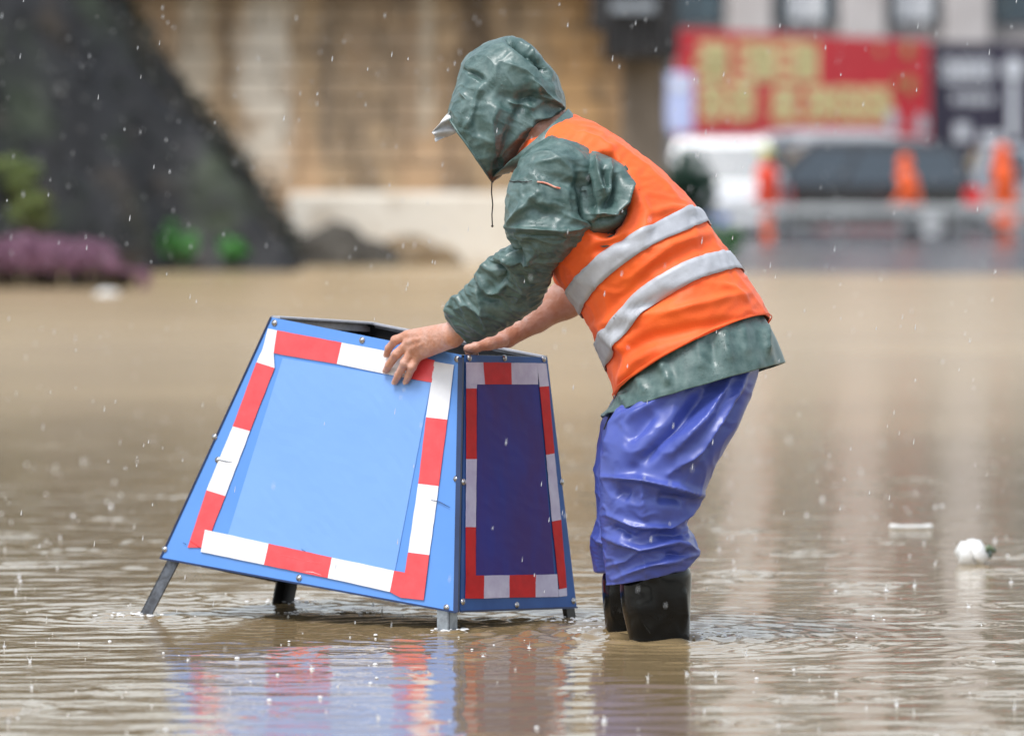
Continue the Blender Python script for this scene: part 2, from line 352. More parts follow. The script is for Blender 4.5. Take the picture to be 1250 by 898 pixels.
# signed-distance bodies -> one continuous skin (surface nets)
def sdf_mesh(name, prims, h, m, parent, k=.012, smooth=2):
    """prims: (p0,p1,r0,r1[,k]) round cones, or ('e',centre,radii[,k]) ellipsoids"""
    los,his = [],[]
    for p in prims:
        if isinstance(p[0],str): c,r = np.array(p[1]),np.array(p[2]); los.append(c-r); his.append(c+r)
        else:
            rr = max(p[2],p[3]); a,b = np.array(p[0]),np.array(p[1]); los.append(np.minimum(a,b)-rr); his.append(np.maximum(a,b)+rr)
    lo = np.min(los,0)-4*h; hi = np.max(his,0)+4*h; n = np.ceil((hi-lo)/h).astype(int)+1
    D = np.full(n, .08, np.float32)
    for p in prims:
        kk = k
        if isinstance(p[0],str):
            if len(p) > 3: kk = p[3]
        elif len(p) > 4: kk = p[4]
        if isinstance(p[0],str): c,r = np.array(p[1]),np.array(p[2]); bl,bh = c-r,c+r
        else:
            a,b = np.array(p[0],float),np.array(p[1],float); rr = max(p[2],p[3]); bl,bh = np.minimum(a,b)-rr,np.maximum(a,b)+rr
        mrg = max(kk*1.5,3*h)
        i0 = np.maximum(np.floor((bl-mrg-lo)/h).astype(int),0); i1 = np.minimum(np.ceil((bh+mrg-lo)/h).astype(int)+1,n)
        g = [lo[q]+h*np.arange(i0[q],i1[q]) for q in range(3)]
        X = g[0][:,None,None].astype(np.float32); Yy = g[1][None,:,None].astype(np.float32); Z = g[2][None,None,:].astype(np.float32)
        if isinstance(p[0],str):
            q0 = np.sqrt(((X-c[0])/r[0])**2+((Yy-c[1])/r[1])**2+((Z-c[2])/r[2])**2)
            q1 = np.sqrt(((X-c[0])/r[0]**2)**2+((Yy-c[1])/r[1]**2)**2+((Z-c[2])/r[2]**2)**2)+1e-6
            d = q0*(q0-1)/q1
        else:
            ab = b-a; L2 = float(ab@ab)+1e-12
            t = np.clip(((X-a[0])*ab[0]+(Yy-a[1])*ab[1]+(Z-a[2])*ab[2])/L2,0,1)
            d = np.sqrt((X-a[0]-t*ab[0])**2+(Yy-a[1]-t*ab[1])**2+(Z-a[2]-t*ab[2])**2)-(p[2]+(p[3]-p[2])*t)
        s = tuple(slice(i0[q],i1[q]) for q in range(3)); cur = D[s]
        hh = np.clip(.5+.5*(cur-d)/kk,0,1); D[s] = cur*(1-hh)+d*hh-kk*hh*(1-hh)
    # surface nets
    ins = D < 0; c = np.zeros(tuple(n-1),np.int8)
    for dx in (0,1):
        for dy in (0,1):
            for dz in (0,1): c += ins[dx:n[0]-1+dx,dy:n[1]-1+dy,dz:n[2]-1+dz]
    act = (c>0)&(c<8); cells = np.argwhere(act); ids = np.full(act.shape,-1,np.int64); ids[act] = np.arange(len(cells))
    acc = np.zeros((len(cells),3)); cnt = np.zeros(len(cells))
    cor = [(0,0,0),(1,0,0),(0,1,0),(1,1,0),(0,0,1),(1,0,1),(0,1,1),(1,1,1)]
    for a in range(8):
        for b in range(a+1,8):
            if sum(abs(cor[a][q]-cor[b][q]) for q in range(3)) != 1: continue
            A,B = np.array(cor[a]),np.array(cor[b])
            da = D[tuple((cells+A).T)]; db = D[tuple((cells+B).T)]; x = (da<0)!=(db<0)
            t = np.where(x,da/(da-db+1e-12),0)[:,None]
            acc += np.where(x[:,None],A+(B-A)*t,0); cnt += x
    V = lo+h*(cells+acc/cnt[:,None])
    Fc = []
    for ax in range(3):
        e = [0,0,0]; e[ax] = 1
        A = ins[tuple(slice(0,n[q]-(1 if q==ax else 0)) for q in range(3))]; B = ins[tuple(slice(1,None) if q==ax else slice(None) for q in range(3))]
        E = np.argwhere(A!=B); u,v = [(1,2),(2,0),(0,1)][ax]
        ok = (E[:,u]>0)&(E[:,v]>0)&(E[:,u]<n[u]-1)&(E[:,v]<n[v]-1); E = E[ok]
        fl = A[tuple(E.T)]
        q = []
        for (du,dv) in ((-1,-1),(0,-1),(0,0),(-1,0)):
            G = E.copy(); G[:,u]+=du; G[:,v]+=dv; q.append(ids[tuple(G.T)])
        q = np.stack(q,-1); q[~fl] = q[~fl][:,::-1]; Fc.append(q)
    Fc = np.concatenate(Fc)
    for _ in range(smooth):
        s = np.zeros_like(V); w = np.zeros(len(V))
        for a,b in ((0,1),(1,2),(2,3),(3,0)):
            np.add.at(s,Fc[:,a],V[Fc[:,b]]); np.add.at(s,Fc[:,b],V[Fc[:,a]]); np.add.at(w,Fc[:,a],1); np.add.at(w,Fc[:,b],1)
        V = V*.5+.5*s/w[:,None]
    return mesh(name, V, Fc, m, parent, smooth=True)

# ================================================================== THE SETTING: water, ground, road
def water_height(X, Y):
    r = np.random.default_rng(3); Z = np.zeros_like(X)
    for i in range(70):
        lam = .03*(9**r.random()); th = r.normal(0,.38) if i % 4 else r.normal(0,1.2); kx,ky = math.sin(th)*2*math.pi/lam, math.cos(th)*2*math.pi/lam
        Z += .0010*lam*np.sin(kx*X+ky*Y+r.uniform(0,6.28)+.9*np.sin(X*1.3+i)+.7*np.sin(Y*.9+2*i))*(.55+.45*np.sin(X*.8+Y*.5+i))
    return Z
LEGS = []                      # (x, y, strength) of what stands in the water, filled further down
def rings_on_water(X, Y, Z):
    r = np.random.default_rng(11)
    drops = [(r.uniform(-2.3,2.3), 9.8+13*r.random()**1.3, r.uniform(.02,.11), r.uniform(.0010,.0026)) for _ in range(300)]
    for (cx,cy,rad,am) in drops:
        m = (abs(X-cx)<rad+.08)&(abs(Y-cy)<rad+.08); d = np.hypot(X[m]-cx,Y[m]-cy)
        Z[m] += am*np.cos((d-rad)*2*math.pi/.048)*np.exp(-((d-rad)/.030)**2)
    for (cx,cy,am) in LEGS:
        d = np.hypot(X-cx,Y-cy); Z += am*np.cos(d*2*math.pi/.075+cx*9)*np.exp(-d/.22)*np.clip(d/.03,0,1)
        Z += am*.6*np.cos((X-cx)*30+(Y-cy)*44)*np.exp(-d/.13)
    return Z
def water_material():
    m = bpy.data.materials.new('muddy_water'); m.use_nodes = True; N = m.node_tree.nodes; L = m.node_tree.links; b = N['Principled BSDF']
    b.inputs['IOR'].default_value = 1.333; ge = N.new('ShaderNodeNewGeometry')
    sp = N.new('ShaderNodeSeparateXYZ'); L.new(ge.outputs['Position'],sp.inputs[0]); mr = N.new('ShaderNodeMapRange')     # water ruffled by rain, calmer in the lee of the barrier
    mr.inputs['From Min'].default_value=12; mr.inputs['From Max'].default_value=34; mr.inputs['To Min'].default_value=.045; mr.inputs['To Max'].default_value=.24; L.new(sp.outputs[1],mr.inputs['Value']); L.new(mr.outputs[0],b.inputs['Roughness'])
    no = N.new('ShaderNodeTexNoise'); no.inputs['Scale'].default_value = .35; no.inputs['Detail'].default_value = 5; L.new(ge.outputs['Position'],no.inputs['Vector'])
    cr = N.new('ShaderNodeValToRGB'); cr.color_ramp.elements[0].position=.3; cr.color_ramp.elements[1].position=.7
    cr.color_ramp.elements[0].color=(.37,.272,.155,1); cr.color_ramp.elements[1].color=(.45,.335,.19,1)
    L.new(no.outputs['Fac'],cr.inputs['Fac'])
    # dark reflection over the near water painted into its colour, tan farther out
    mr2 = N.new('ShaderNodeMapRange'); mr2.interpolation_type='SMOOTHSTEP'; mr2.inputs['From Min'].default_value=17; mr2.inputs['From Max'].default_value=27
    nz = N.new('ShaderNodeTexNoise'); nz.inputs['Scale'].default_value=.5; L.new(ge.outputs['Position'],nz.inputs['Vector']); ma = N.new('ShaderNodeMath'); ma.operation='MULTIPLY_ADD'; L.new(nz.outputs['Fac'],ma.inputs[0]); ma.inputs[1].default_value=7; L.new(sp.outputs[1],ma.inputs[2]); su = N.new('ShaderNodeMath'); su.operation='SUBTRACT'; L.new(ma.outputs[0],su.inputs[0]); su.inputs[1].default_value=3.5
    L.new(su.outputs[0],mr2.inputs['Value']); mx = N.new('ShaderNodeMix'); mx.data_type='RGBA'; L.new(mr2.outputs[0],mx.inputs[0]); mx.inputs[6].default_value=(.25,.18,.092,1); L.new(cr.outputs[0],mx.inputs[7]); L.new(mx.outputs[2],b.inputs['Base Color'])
    mp = N.new('ShaderNodeMapping'); mp.inputs['Scale'].default_value=(.55,1.5,1); L.new(ge.outputs['Position'],mp.inputs['Vector'])
    prev=None
    for sc_,dist in ((3,.0035),(14,.0016),(60,.0005)):
        n2=N.new('ShaderNodeTexNoise'); n2.inputs['Scale'].default_value=sc_; n2.inputs['Detail'].default_value=2; L.new(mp.outputs[0],n2.inputs['Vector'])
        bp=N.new('ShaderNodeBump'); bp.inputs['Distance'].default_value=dist; bp.inputs['Strength'].default_value=.8; L.new(n2.outputs['Fac'],bp.inputs['Height'])
        if prev: L.new(prev.outputs[0],bp.inputs['Normal'])
        prev=bp
    L.new(prev.outputs[0],b.inputs['Normal'])
    return m
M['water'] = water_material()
M['asphalt'] = mat('wet_asphalt', (.085,.085,.095,1), (.055,.055,.06,1), rough=.16, rough2=.3, scale=.8, bump=.004, bscale=3, space='World')
M['mud'] = mat('mud', (.16,.11,.06,1), (.1,.07,.04,1), rough=.9, scale=2, space='World')
LEAF_C = {}
def flat(name, x0, y0, x1, y1, z, m, kind='structure'):
    return tag(mesh(name, [(x0,y0,z),(x1,y0,z),(x1,y1,z),(x0,y1,z)], [(0,1,2,3)], m), kind=kind)
flat('ground', -600, -60, 600, 900, -.45, M['mud'])

# ================================================================== THE BARRIER
FR = dict(TL=(331,387),TR=(563,433),BR=(557,747),BL=(196,681))
pBR, pBL, pTR = P(557,747,12.66), P(196,681,13.10), P(563,433,12.75)
nF = np.cross(pBL-pBR, pTR-pBR); nF /= np.linalg.norm(nF); nF = nF if nF[1] < 0 else -nF
def plane_hit(px, py, p0, n, off=0):
    d = ray(px,py); C0 = np.array([0,0,CH]); t = ((p0+n*off-C0)@n)/(d@n); return C0+d*t
def Pf(px, py, off=0): return plane_hit(px,py,pBR,nF,off)
pTL = Pf(331,387)
pBR2, pBRr, pTR2 = P(562,746,12.665), P(704,741,13.04), P(568,433,12.755)
nR = np.cross(pBRr-pBR2, pTR2-pBR2); nR /= np.linalg.norm(nR); nR = nR if nR[1] < 0 else -nR
def Pr(px, py, off=0): return plane_hit(px,py,pBR2,nR,off)
pTRr = Pr(668,436)
pTBL = P(452,394,13.42); pBBL = P(346,712,13.52)
print('barrier', nF, nR, pTL, pTRr)
bar = empty('road_barrier', ((pBR+pBBL)/2*np.array([1,1,0])).tolist(),
    'tilted blue road barrier edged with red and white tape, standing in brown floodwater', 'barrier')
def slab(mb, q, n, t0, t1):
    q = [np.array(a) for a in q]; V = [a+n*t0 for a in q]+[a+n*t1 for a in q]
    return mb.add(V, [(3,2,1,0),(4,5,6,7),(0,1,5,4),(1,2,6,5),(2,3,7,6),(3,0,4,7)])
def dark_inside(o):
    o.data.materials.append(M['black_steel']); o.data.polygons[0].material_index = 1; return o
def tape_grid(name, qpx, hit, n, t, m, parent, nx=7, ny=4, seed=0, jag=.5):
    """a strip of tape stuck on the sheet: slightly uneven edges, a little thickness"""
    r = np.random.default_rng(seed+int(qpx[0][0]*7+qpx[0][1]))
    a,b,c,d = [np.array(p,float) for p in qpx]
    L1 = np.linalg.norm(b-a); L2 = np.linalg.norm(d-a); nx = max(2,int(L1/8)); ny = max(2,int(L2/8))
    G = np.zeros((ny+1,nx+1,3))
    for j in range(ny+1):
        for i in range(nx+1):
            u,v = i/nx,j/ny; p = (a*(1-u)+b*u)*(1-v)+(d*(1-u)+c*u)*v
            if i in (0,nx) or j in (0,ny): p = p+r.normal(0,.22*jag,2)
            G[j,i] = hit(p[0],p[1],t+ r.uniform(0,.0004))
    V = G.reshape(-1,3); Fs = [tuple(q) for q in grid_faces(ny+1,nx+1,False)]
    o = len(V); V2 = np.concatenate([V,V-n*.0009]); edge = [j for j in range(nx+1)]+[k*(nx+1)+nx for k in range(1,ny+1)]+[ny*(nx+1)+j for j in range(nx-1,-1,-1)]+[k*(nx+1) for k in range(ny-1,0,-1)]
    Fs += [(edge[i],edge[(i+1)%len(edge)],o+edge[(i+1)%len(edge)],o+edge[i]) for i in range(len(edge))]
    ob = mesh(name, V2, Fs, m, parent); bm_fix(ob); return ob
# front sheet
pf = MB(); slab(pf, [pTL,pTR,pBR,pBL], nF, -.003, 0); front = dark_inside(pf.build('panel', M['sheet'], bar)); front['label'] = 'bright blue front sheet facing the camera'
tape_grid('blank_field', [(345,437),(526,467),(482,697),(278,653)], Pf, nF, .0012, M['field'], front, jag=.3)
Rr, Ww = 'tape_red', 'tape_white'
for q,c in [([(338,403),(417,418),(411,444),(334,431)],Rr), ([(417,418),(500,433.5),(494,461),(411,444)],Ww), ([(500,433.5),(531,439.5),(527,466.5),(494,461)],Rr),
            ([(327,401),(338,403),(334,431),(335,449),(313,442)],Ww),
            ([(313,442),(335,449),(305,526),(284,520)],Rr), ([(284,520),(305,526),(275,605),(252,598)],Ww), ([(252,598),(275,605),(250,668),(229,668)],Rr),
            ([(530,441),(554,445),(546,512),(520,509)],Ww), ([(520,509),(546,512),(535.5,593),(510.5,590)],Rr), ([(510.5,590),(535.5,593),(524,677),(498,674)],Ww), ([(498,674),(524,677),(517,732),(489,729)],Rr),
            ([(250,646),(328,663),(322,689),(245,673)],Ww), ([(328,663),(405,680),(400,705),(322,689)],Rr), ([(405,680),(481,696),(476,722),(400,705)],Ww), ([(481,696),(496,699),(489,729),(476,722)],Rr)]:
    if len(q) == 5:
        tape_grid('tape', [q[0],q[1],q[2],(320,427)], Pf, nF, .0024, M[c], front); tape_grid('tape', [(320,427),q[2],q[3],q[4]], Pf, nF, .0024, M[c], front); continue
    tape_grid('tape', q, Pf, nF, .0024 if q[0][0] > 240 and q[0][1] < 640 else .0034, M[c], front)
for pts,mt in (([(333,675),(352,679),(372,684),(398,690)],'tape_red'),([(372,680),(385,687),(402,686)],'tape_red'),([(366,697),(382,698),(394,702)],'tape_white'),([(232,660),(244,668)],'tape_red_shaded'),([(290,676),(287,683)],'steel'),([(368,670),(373,673)],'black_steel'),([(262,560),(276,563),(283,564)],'steel'),([(526,610),(536,612),(549,619)],'edge'),([(223,662),(227,664)],'black_steel')):
    mb = MB(); mb.tube([Pf(x,y,.0030) for x,y in pts],[.0005]+[.0010]*(len(pts)-2)+[.0005],6); mb.build('tape_crease', M[mt], front, smooth=True)
# right sheet
pr_ = MB(); slab(pr_, [pTR2,pTRr,pBRr,pBR2], nR, -.003, 0); side = dark_inside(pr_.build('panel', M['sheet_shaded'], bar)); side['label'] = 'narrow blue side sheet facing right, shade painted into its colour'
tape_grid('blank_field', [(583,469),(657,469),(677,701),(581,702)], Pr, nR, .0012, M['field_shaded'], side, jag=.3)
G_, RD = 'tape_grime_shaded','tape_red_shaded'
for q,c in [([(569.5,442),(590,442),(592,469),(583,469),(582,474),(569.5,474)],G_), ([(590,442),(624,442.5),(625,469),(592,469)],RD), ([(624,442.5),(656,443),(657,469),(625,469)],G_), ([(656,443),(667,443.5),(670,471),(659,472)],G_),
            ([(569.5,474),(582,474),(582,560),(569.5,560)],RD), ([(569.5,560),(582,560),(581,643),(569,643)],G_), ([(569,643),(581,643),(581,702),(569,702)],RD), ([(569,702),(591,702),(591,730),(568.5,730)],RD),
            ([(591,702),(622,701.5),(622,729),(591,730)],G_), ([(622,701.5),(654,701),(654,728.5),(622,729)],RD), ([(654,701),(680,700.5),(682,728),(654,728.5)],G_),
            ([(659,472),(670,471),(677,553),(667,555)],RD), ([(667,555),(677,553),(685,634),(674,636)],G_), ([(674,636),(685,634),(692,717),(683,718.5)],RD), ([(682,719),(692,717),(692.5,727),(682.5,728)],G_)]:
    if len(q) == 6:
        tape_grid('tape', [(569.5,442),(590,442),(592,469),(569.5,469)], Pr, nR, .0024, M[c], side); tape_grid('tape', [(569.5,469),(582.5,469),(582,474),(569.5,474)], Pr, nR, .0024, M[c], side); continue
    tape_grid('tape', q, Pr, nR, .0024, M[c], side)
# the two sheets turned away
cen = (pTL+pTRr+pBL+pBRr)/4
def outward(a,b,c):
    n = np.cross(b-a,c-a); n /= np.linalg.norm(n); return n if n@(a-cen) > 0 else -n
nL = outward(pTL,pBL,pBBL); nB = outward(pTBL,pBBL,pBRr)
s_ = MB(); slab(s_, [pTL,pTBL,pBBL,pBL], nL, -.003, 0); o = dark_inside(s_.build('panel', M['sheet'], bar)); o['label'] = 'blue sheet facing left, away from the worker'
s_ = MB(); slab(s_, [pTBL,pTRr,pBRr,pBBL], nB, -.003, 0); dark_inside(s_.build('panel', M['sheet_shaded'], bar))['label'] = 'blue rear sheet, shade painted into its colour'
# frame: corner angles, rims and legs
def angle(name, p0, p1, d1, d2, w, m, parent, t=.004):
    d1 = np.array(d1)/np.linalg.norm(d1); d2 = np.array(d2)/np.linalg.norm(d2); mb = MB()
    for (e,f) in ((d1,d2),(d2,d1)):
        V = []
        for p in (p0,p1):
            V += [p, p+e*w, p+e*w+f*t, p+f*t]
        mb.add(V, [(0,1,2,3),(7,6,5,4),(0,4,5,1),(1,5,6,2),(2,6,7,3),(3,7,4,0)])
    o = mb.build(name, m, parent); bm_fix(o); return o
dFl, dRr = pBL-pBR, pBRr-pBR
ins = lambda p,k=.006: p+(cen-p)/np.linalg.norm(cen-p)*k
angle('frame_post', ins(pTR), ins(pBR), dFl, dRr, .03, M['steel'], bar)
angle('frame_post', ins(pTL), ins(pBL), -dFl, dRr, .03, M['steel'], bar)
angle('frame_post', ins(pTRr), ins(pBRr), dFl, -dRr, .03, M['black_steel'], bar)
angle('frame_post', ins(pTBL), ins(pBBL), -dFl, -dRr, .03, M['black_steel'], bar)
up = np.array([0,0,1.])
angle('top_rim', pTL+up*.004, pTBL+up*.003, -up, dFl*-1, .024, M['galv_pale'], bar)
angle('top_rim', pTBL+up*.003, pTRr+up*.003, -up, -dRr, .02, M['galv_pale'], bar)
angle('top_rim', ins(pTL), ins(pTR), -up, dRr, .02, M['black_steel'], bar)
angle('top_rim', ins(pTR2)+up*.002, ins(pTRr)+up*.002, -up, dFl, .02, M['black_steel'], bar)
for a,b in ((pBR,pBL),(pBR2,pBRr)):
    mb = MB(); n = nF if a is pBR else nR; mb.bar(a+n*.0012, b+n*.0012, .004, .004); mb.build('edge_trim', M['edge'], bar)
mb = MB(); mb.bar(pTL+nF*.0005, pBL+nF*.0005, .004, .004); mb.build('edge_trim', M['edge'], bar)
mb = MB(); mb.bar(pTR+(pBR-pTR)*.01, pBR, .012, .007, up=nF); mb.build('corner_seam', M['edge'], bar)
# torn strip of tape on the left edge of the rim, seen as the grey flap
legA = angle('leg', P(548,744,12.672), P(548,772,12.66)-np.array([0,0,.16]), dFl, dRr, .032, M['galv'], bar)
p1 = P(206,680,13.115); p2 = P(170,750,13.13); p3 = p2+(p2-p1)*1.5
angle('leg', p1, p3, -dFl, dRr, .032, M['steel'], bar)
p1 = P(350,700,13.5); p2 = P(343,736,13.5); angle('leg', p1, p2+(p2-p1)*3.5, -dFl, -dRr, .036, M['black_steel'], bar)
p1 = P(700,735,13.06); p2 = P(703,753,13.06); angle('leg', p1, p2+(p2-p1)*7, dFl, -dRr, .032, M['black_steel'], bar)
LEGS += [(P(548,770,12.66)[0],12.64,.0035),(P(172,750,13.13)[0],13.12,.003),(P(345,736,13.5)[0],13.5,.003),(P(702,752,13.06)[0],13.04,.003)]
bolt_me = None
for (px,py,f) in [(335,394,1),(442,415,1),(558,438,1),(262,533,1),(266,561,1),(201,670,1),(365,705,1),(557,584,1),(545,741,1),(573,437,0),(616,437,0),(664,438,0),(566,588,0),(565,734,0),(631,738,0),(700,733,0),(686,588,0)]:
    hit,n = (Pf,nF) if f else (Pr,nR); c = hit(px,py,.001)
    if bolt_me is None:
        b = MB(); b.ball((0,0,0),.0052,10,4,(1,1,.75),top=True); b.tube([(0,0,-.002),(0,0,.0012)],.0075,10); bolt_me = b.build('bolt', M['bolt'], smooth=True).data; bpy.data.objects.remove(bpy.data.objects['bolt'])
    o = bpy.data.objects.new('bolt', bolt_me); COL.objects.link(o); o.parent = bar; o.matrix_parent_inverse = parent_inv(bar)
    o.location = c; o.rotation_euler = Vector(n).to_track_quat('Z','Y').to_euler()

# ================================================================== THE WORKER
worker = empty('person', (P(805,782,12.45)*np.array([1,1,0])+np.array([0,0,-.15])).tolist(),
    'worker in green hooded raincoat, orange reflective vest and blue waders bending over the blue barrier', 'person')
px = P
HY = 12.62                                        # depth of the head
hc = px(630,138,HY); hn = np.array([-.80,0,-.60]); hu = np.array([-.60,0,.80]); hy = np.array([0,1.,0])
hd = lambda n,u,y=0: hc+hn*n+hu*u+hy*y
prims = [ # head
 ('e', hd(-.01,.03), (.098,.076,.098),.01), ('e', hd(.03,-.02), (.066,.062,.072),.02), (hd(.035,-.055,-.03),hd(.062,-.085),.03,.024,.02),(hd(.035,-.055,.03),hd(.062,-.085),.03,.024,.02),
 (hd(.082,.012),hd(.104,-.028),.010,.015,.012),(hd(.098,-.03,-.012),hd(.098,-.03,.012),.009,.009,.008),
 (hd(.082,-.062,-.02),hd(.082,-.062,.02),.009,.009,.008),(hd(.078,-.074,-.014),hd(.078,-.074,.014),.009,.009,.006),
 (hd(.07,.028,-.045),hd(.084,.03),.010,.011,.012),(hd(.07,.028,.045),hd(.084,.03),.010,.011,.012),
 (hd(-.01,.005,-.078),hd(-.008,-.03,-.074),.014,.009,.006),(hd(-.01,.005,.078),hd(-.008,-.03,.074),.014,.009,.006),
 (hd(-.03,-.03),px(672,175,12.6),.056,.06,.03),
 # trunk
 (px(672,175,12.6),px(718,235,12.58),.06,.10,.05), (px(705,225,12.50),px(705,228,12.68),.07,.06,.05), (px(722,245,12.58),px(800,345,12.55),.11,.12,.05), (px(800,345,12.55),px(846,425,12.52),.12,.125,.05),
 # near arm
 (px(688,222,12.47),px(664,298,12.45),.050,.038,.03),(px(664,298,12.45),px(604,366,12.59),.036,.029,.02),(px(604,366,12.59),px(570,396,12.665),.029,.0265,.01),(px(570,396,12.665),px(553,408,12.675),.0265,.0255,.01),
 # far arm
 (px(705,238,12.76),px(722,340,12.93),.048,.040,.03),(px(722,346,12.93),px(690,366,12.92),.043,.040,.02),(px(690,366,12.92),px(655,389,12.90),.040,.030,.02),(px(655,389,12.90),px(619,411,12.87),.030,.0235,.012),
 # legs
 (px(850,455,12.45),px(790,600,12.41),.09,.06,.04),(px(790,600,12.41),px(800,700,12.43),.055,.045,.02),(px(800,700,12.43),px(804,800,12.44),.045,.036,.02),(px(804,815,12.44),px(775,850,12.44),.036,.03,.02),
 (px(840,455,12.60),px(770,600,12.60),.09,.055,.04),(px(770,600,12.60),px(766,700,12.63),.05,.040,.02),(px(766,700,12.63),px(764,800,12.66),.038,.030,.02),(px(764,810,12.66),px(735,838,12.66),.03,.026,.02),
]
def hp(x,y,o): return Pf(x,y,o)
wr = px(553,408,12.675)
kn = [(497,409,.030),(499,418,.034),(503,427,.031),(511,434,.024)]
for i,(x,y,o) in enumerate(kn):
    prims.append((wr+np.array([0,0,.010-.007*i]), hp(x,y,o), .0185, .0118, .010))
for (x_,y_,o_) in kn: prims.append((wr*.35+hp(x_,y_,o_)*.65+nF*.0145, hp(x_,y_,o_)+nF*.0075, .0048, .0062, .004))
prims.append((hp(528,412,.026),hp(512,421,.024),.017,.013,.010))
prims.append((hp(540,417,.03),hp(520,428,.022),.014,.012,.010))
fing = [[(497,409,.030),(483,415,.033),(474.5,425,.021),(472,432.5,.011)],
        [(499,418,.034),(484.5,432,.034),(475,445,.019),(471,452,.009)],
        [(503,427,.031),(494,443,.033),(486,458,.018),(482,466,.009)],
        [(511,434,.024),(503.5,448,.027),(498,460,.015),(495.5,466,.008)]]
fr = [(.0108,.0102,.0088,.0078),(.0112,.0104,.009,.0079),(.0108,.0100,.0088,.0077),(.0098,.009,.008,.007)]
for f,r in zip(fing,fr):
    for i in range(3): prims.append((hp(*f[i]),hp(*f[i+1]),r[i],r[i+1],.0035))
    prims.append((hp(*f[1]),hp(*f[1])+nF*.002,r[1]+.0006,r[1]+.0006,.003))
# thumb hooked behind the top edge
th = [hp(533,411,.02),hp(522,412,-.008),hp(512,417,-.022),hp(508,426,-.026)]
for i in range(3): prims.append((th[i],th[i+1],(.015,.0125,.0112,.0095)[i],(.015,.0125,.0112,.0095)[i+1],.006))
# far hand resting on the rim
w2 = px(619,411,12.87)
k2 = [px(594,417,12.835),px(595,413,12.855),px(597,411,12.878),px(600,411,12.90)]
for i,q in enumerate(k2):
    prims.append((w2,q,.019,.0115,.010))
    a = q+np.array([-.028,.004,-.004]); b = a+np.array([-.012,.010,-.02]); c = b+np.array([.004,.006,-.02])
    for (s0,s1,r0,r1) in ((q,a,.0112,.010),(a,b,.010,.0088),(b,c,.0088,.0078)): prims.append((s0,s1,r0,r1,.0035))
t2 = [px(613,416,12.84),px(597,420,12.80),px(582,423.5,12.785),px(571,425.5,12.785)]
for i in range(3): prims.append((t2[i],t2[i+1],(.016,.0135,.0112,.0095)[i],(.016,.0135,.0112,.0105)[i+1],.006))
body = sdf_mesh('body', prims, .0036, M['skin'], worker, smooth=1)
# nails, eyes, hair
def nail(tip, prev, r):
    d = tip-prev; d /= np.linalg.norm(d); n = nF-d*(nF@d); n /= np.linalg.norm(n); s = np.cross(d,n); V=[]; 
    for i in range(5):
        for j in range(5):
            u,v = i/4-.5,j/4-.5; V.append(tip-d*.001+d*u*.011+s*v*.0098*(1-.35*max(0,u)) + n*(r*.93*math.cos(v*1.3)))
    return V
for f,r in zip(fing,fr): mesh('fingernail', nail(hp(*f[3]),hp(*f[2]),r[3]), grid_faces(5,5,False), M['nail'], body, smooth=True)
for s in (-1,1): mb = MB(); mb.ball(hd(.072,.008,s*.031),.013,12,8); mb.build('eye', M['eye'], body, smooth=True)
for s in (-1,1): mb = MB(); mb.ball(hd(.0815,.005,s*.031),.0065,8,6); mb.build('pupil', M['hair'], body, smooth=True)
hair = MB(); V0 = []; 
hm = sdf_mesh('hair', [('e', hd(-.016,.036), (.099,.080,.099),.01),('e', hd(-.035,.0), (.075,.076,.075),.02)], .006, M['hair'], body)

# --- trousers
CREASE = 1.6
NU = 150
def tr(rows, exv, lines, seed, nv=124):
    lines = [(p,a,w*.78) for p,a,w in lines]
    S = loft(rings_px(rows), nv, NU); S = crumple(crease(S, lines),.0046,8,seed,(1.3,1.3,.9)); return cloth(S, exv, 1.0, it=200, k=.009, bend=.11, lo=-.030, hi=.012, seed=seed, amp=.005, nsc=9)
nv = 124; v = np.linspace(0,1,nv)
exn = 1.015+.055*np.clip((v-.45)/.4,0,1)
near_rows = [(768,448,925,425,12.47,.12),(752,492,922,466,12.45,.135),(737,540,901,518,12.40,.125),(732,580,878,562,12.39,.112),(733,618,858,604,12.39,.105),(735,645,837,636,12.40,.10),(736,668,846,655,12.41,.105),(738,690,852,675,12.42,.108),(742,713,842,692,12.42,.104)]
near_lines = [([(912,452),(886,500),(854,545),(816,578)],.022,9),([(890,462),(860,510),(820,552)],.018,8),([(840,470),(800,495),(762,520)],.014,8),([(816,475),(780,500),(751,520)],.010,6),([(768,492),(750,520),(738,556)],.010,7),
  ([(905,470),(885,520),(850,568)],-.012,9),([(866,470),(825,520),(775,572)],-.016,10),([(800,500),(765,540)],-.009,8),
  ([(738,582),(783,585),(825,594),(862,605)],.016,6),([(783,588),(785,612),(787,640)],.009,5),([(862,606),(835,626),(815,642),(775,640),(742,628)],.013,6),
  ([(862,608),(848,630),(836,648)],.014,5),([(738,655),(783,669),(825,661),(853,673)],.015,5),([(853,676),(820,684),(790,690),(752,706)],.011,6),([(783,669),(788,690),(790,708)],.007,5),([(783,669),(765,684),(745,690)],.006,5),
  ([(750,600),(770,606)],-.010,12),([(800,606),(840,612)],-.012,10),([(745,642),(775,655)],-.009,7),([(800,652),(835,652)],-.010,6),([(810,676),(840,680)],-.008,6)]
TN = tr(near_rows, exn, near_lines, 3)
far_rows = [(768,450,905,432,12.60,.13),(742,500,890,480,12.62,.13),(728,545,850,530,12.60,.115),(726,590,826,585,12.60,.108),(727,630,812,628,12.61,.10),(722,660,806,658,12.62,.10),(724,682,806,680,12.63,.10),(726,698,800,700,12.64,.096)]
TF = tr(far_rows, exn, [([(728,600),(760,620),(800,640)],.012,7),([(722,655),(750,665),(790,660)],.012,7)], 8)
shell('trouser_leg', TN, M['trouser'], worker, thick=.002, sub=1)['label'] = 'near blue waterproof trouser leg, creased at the knee'
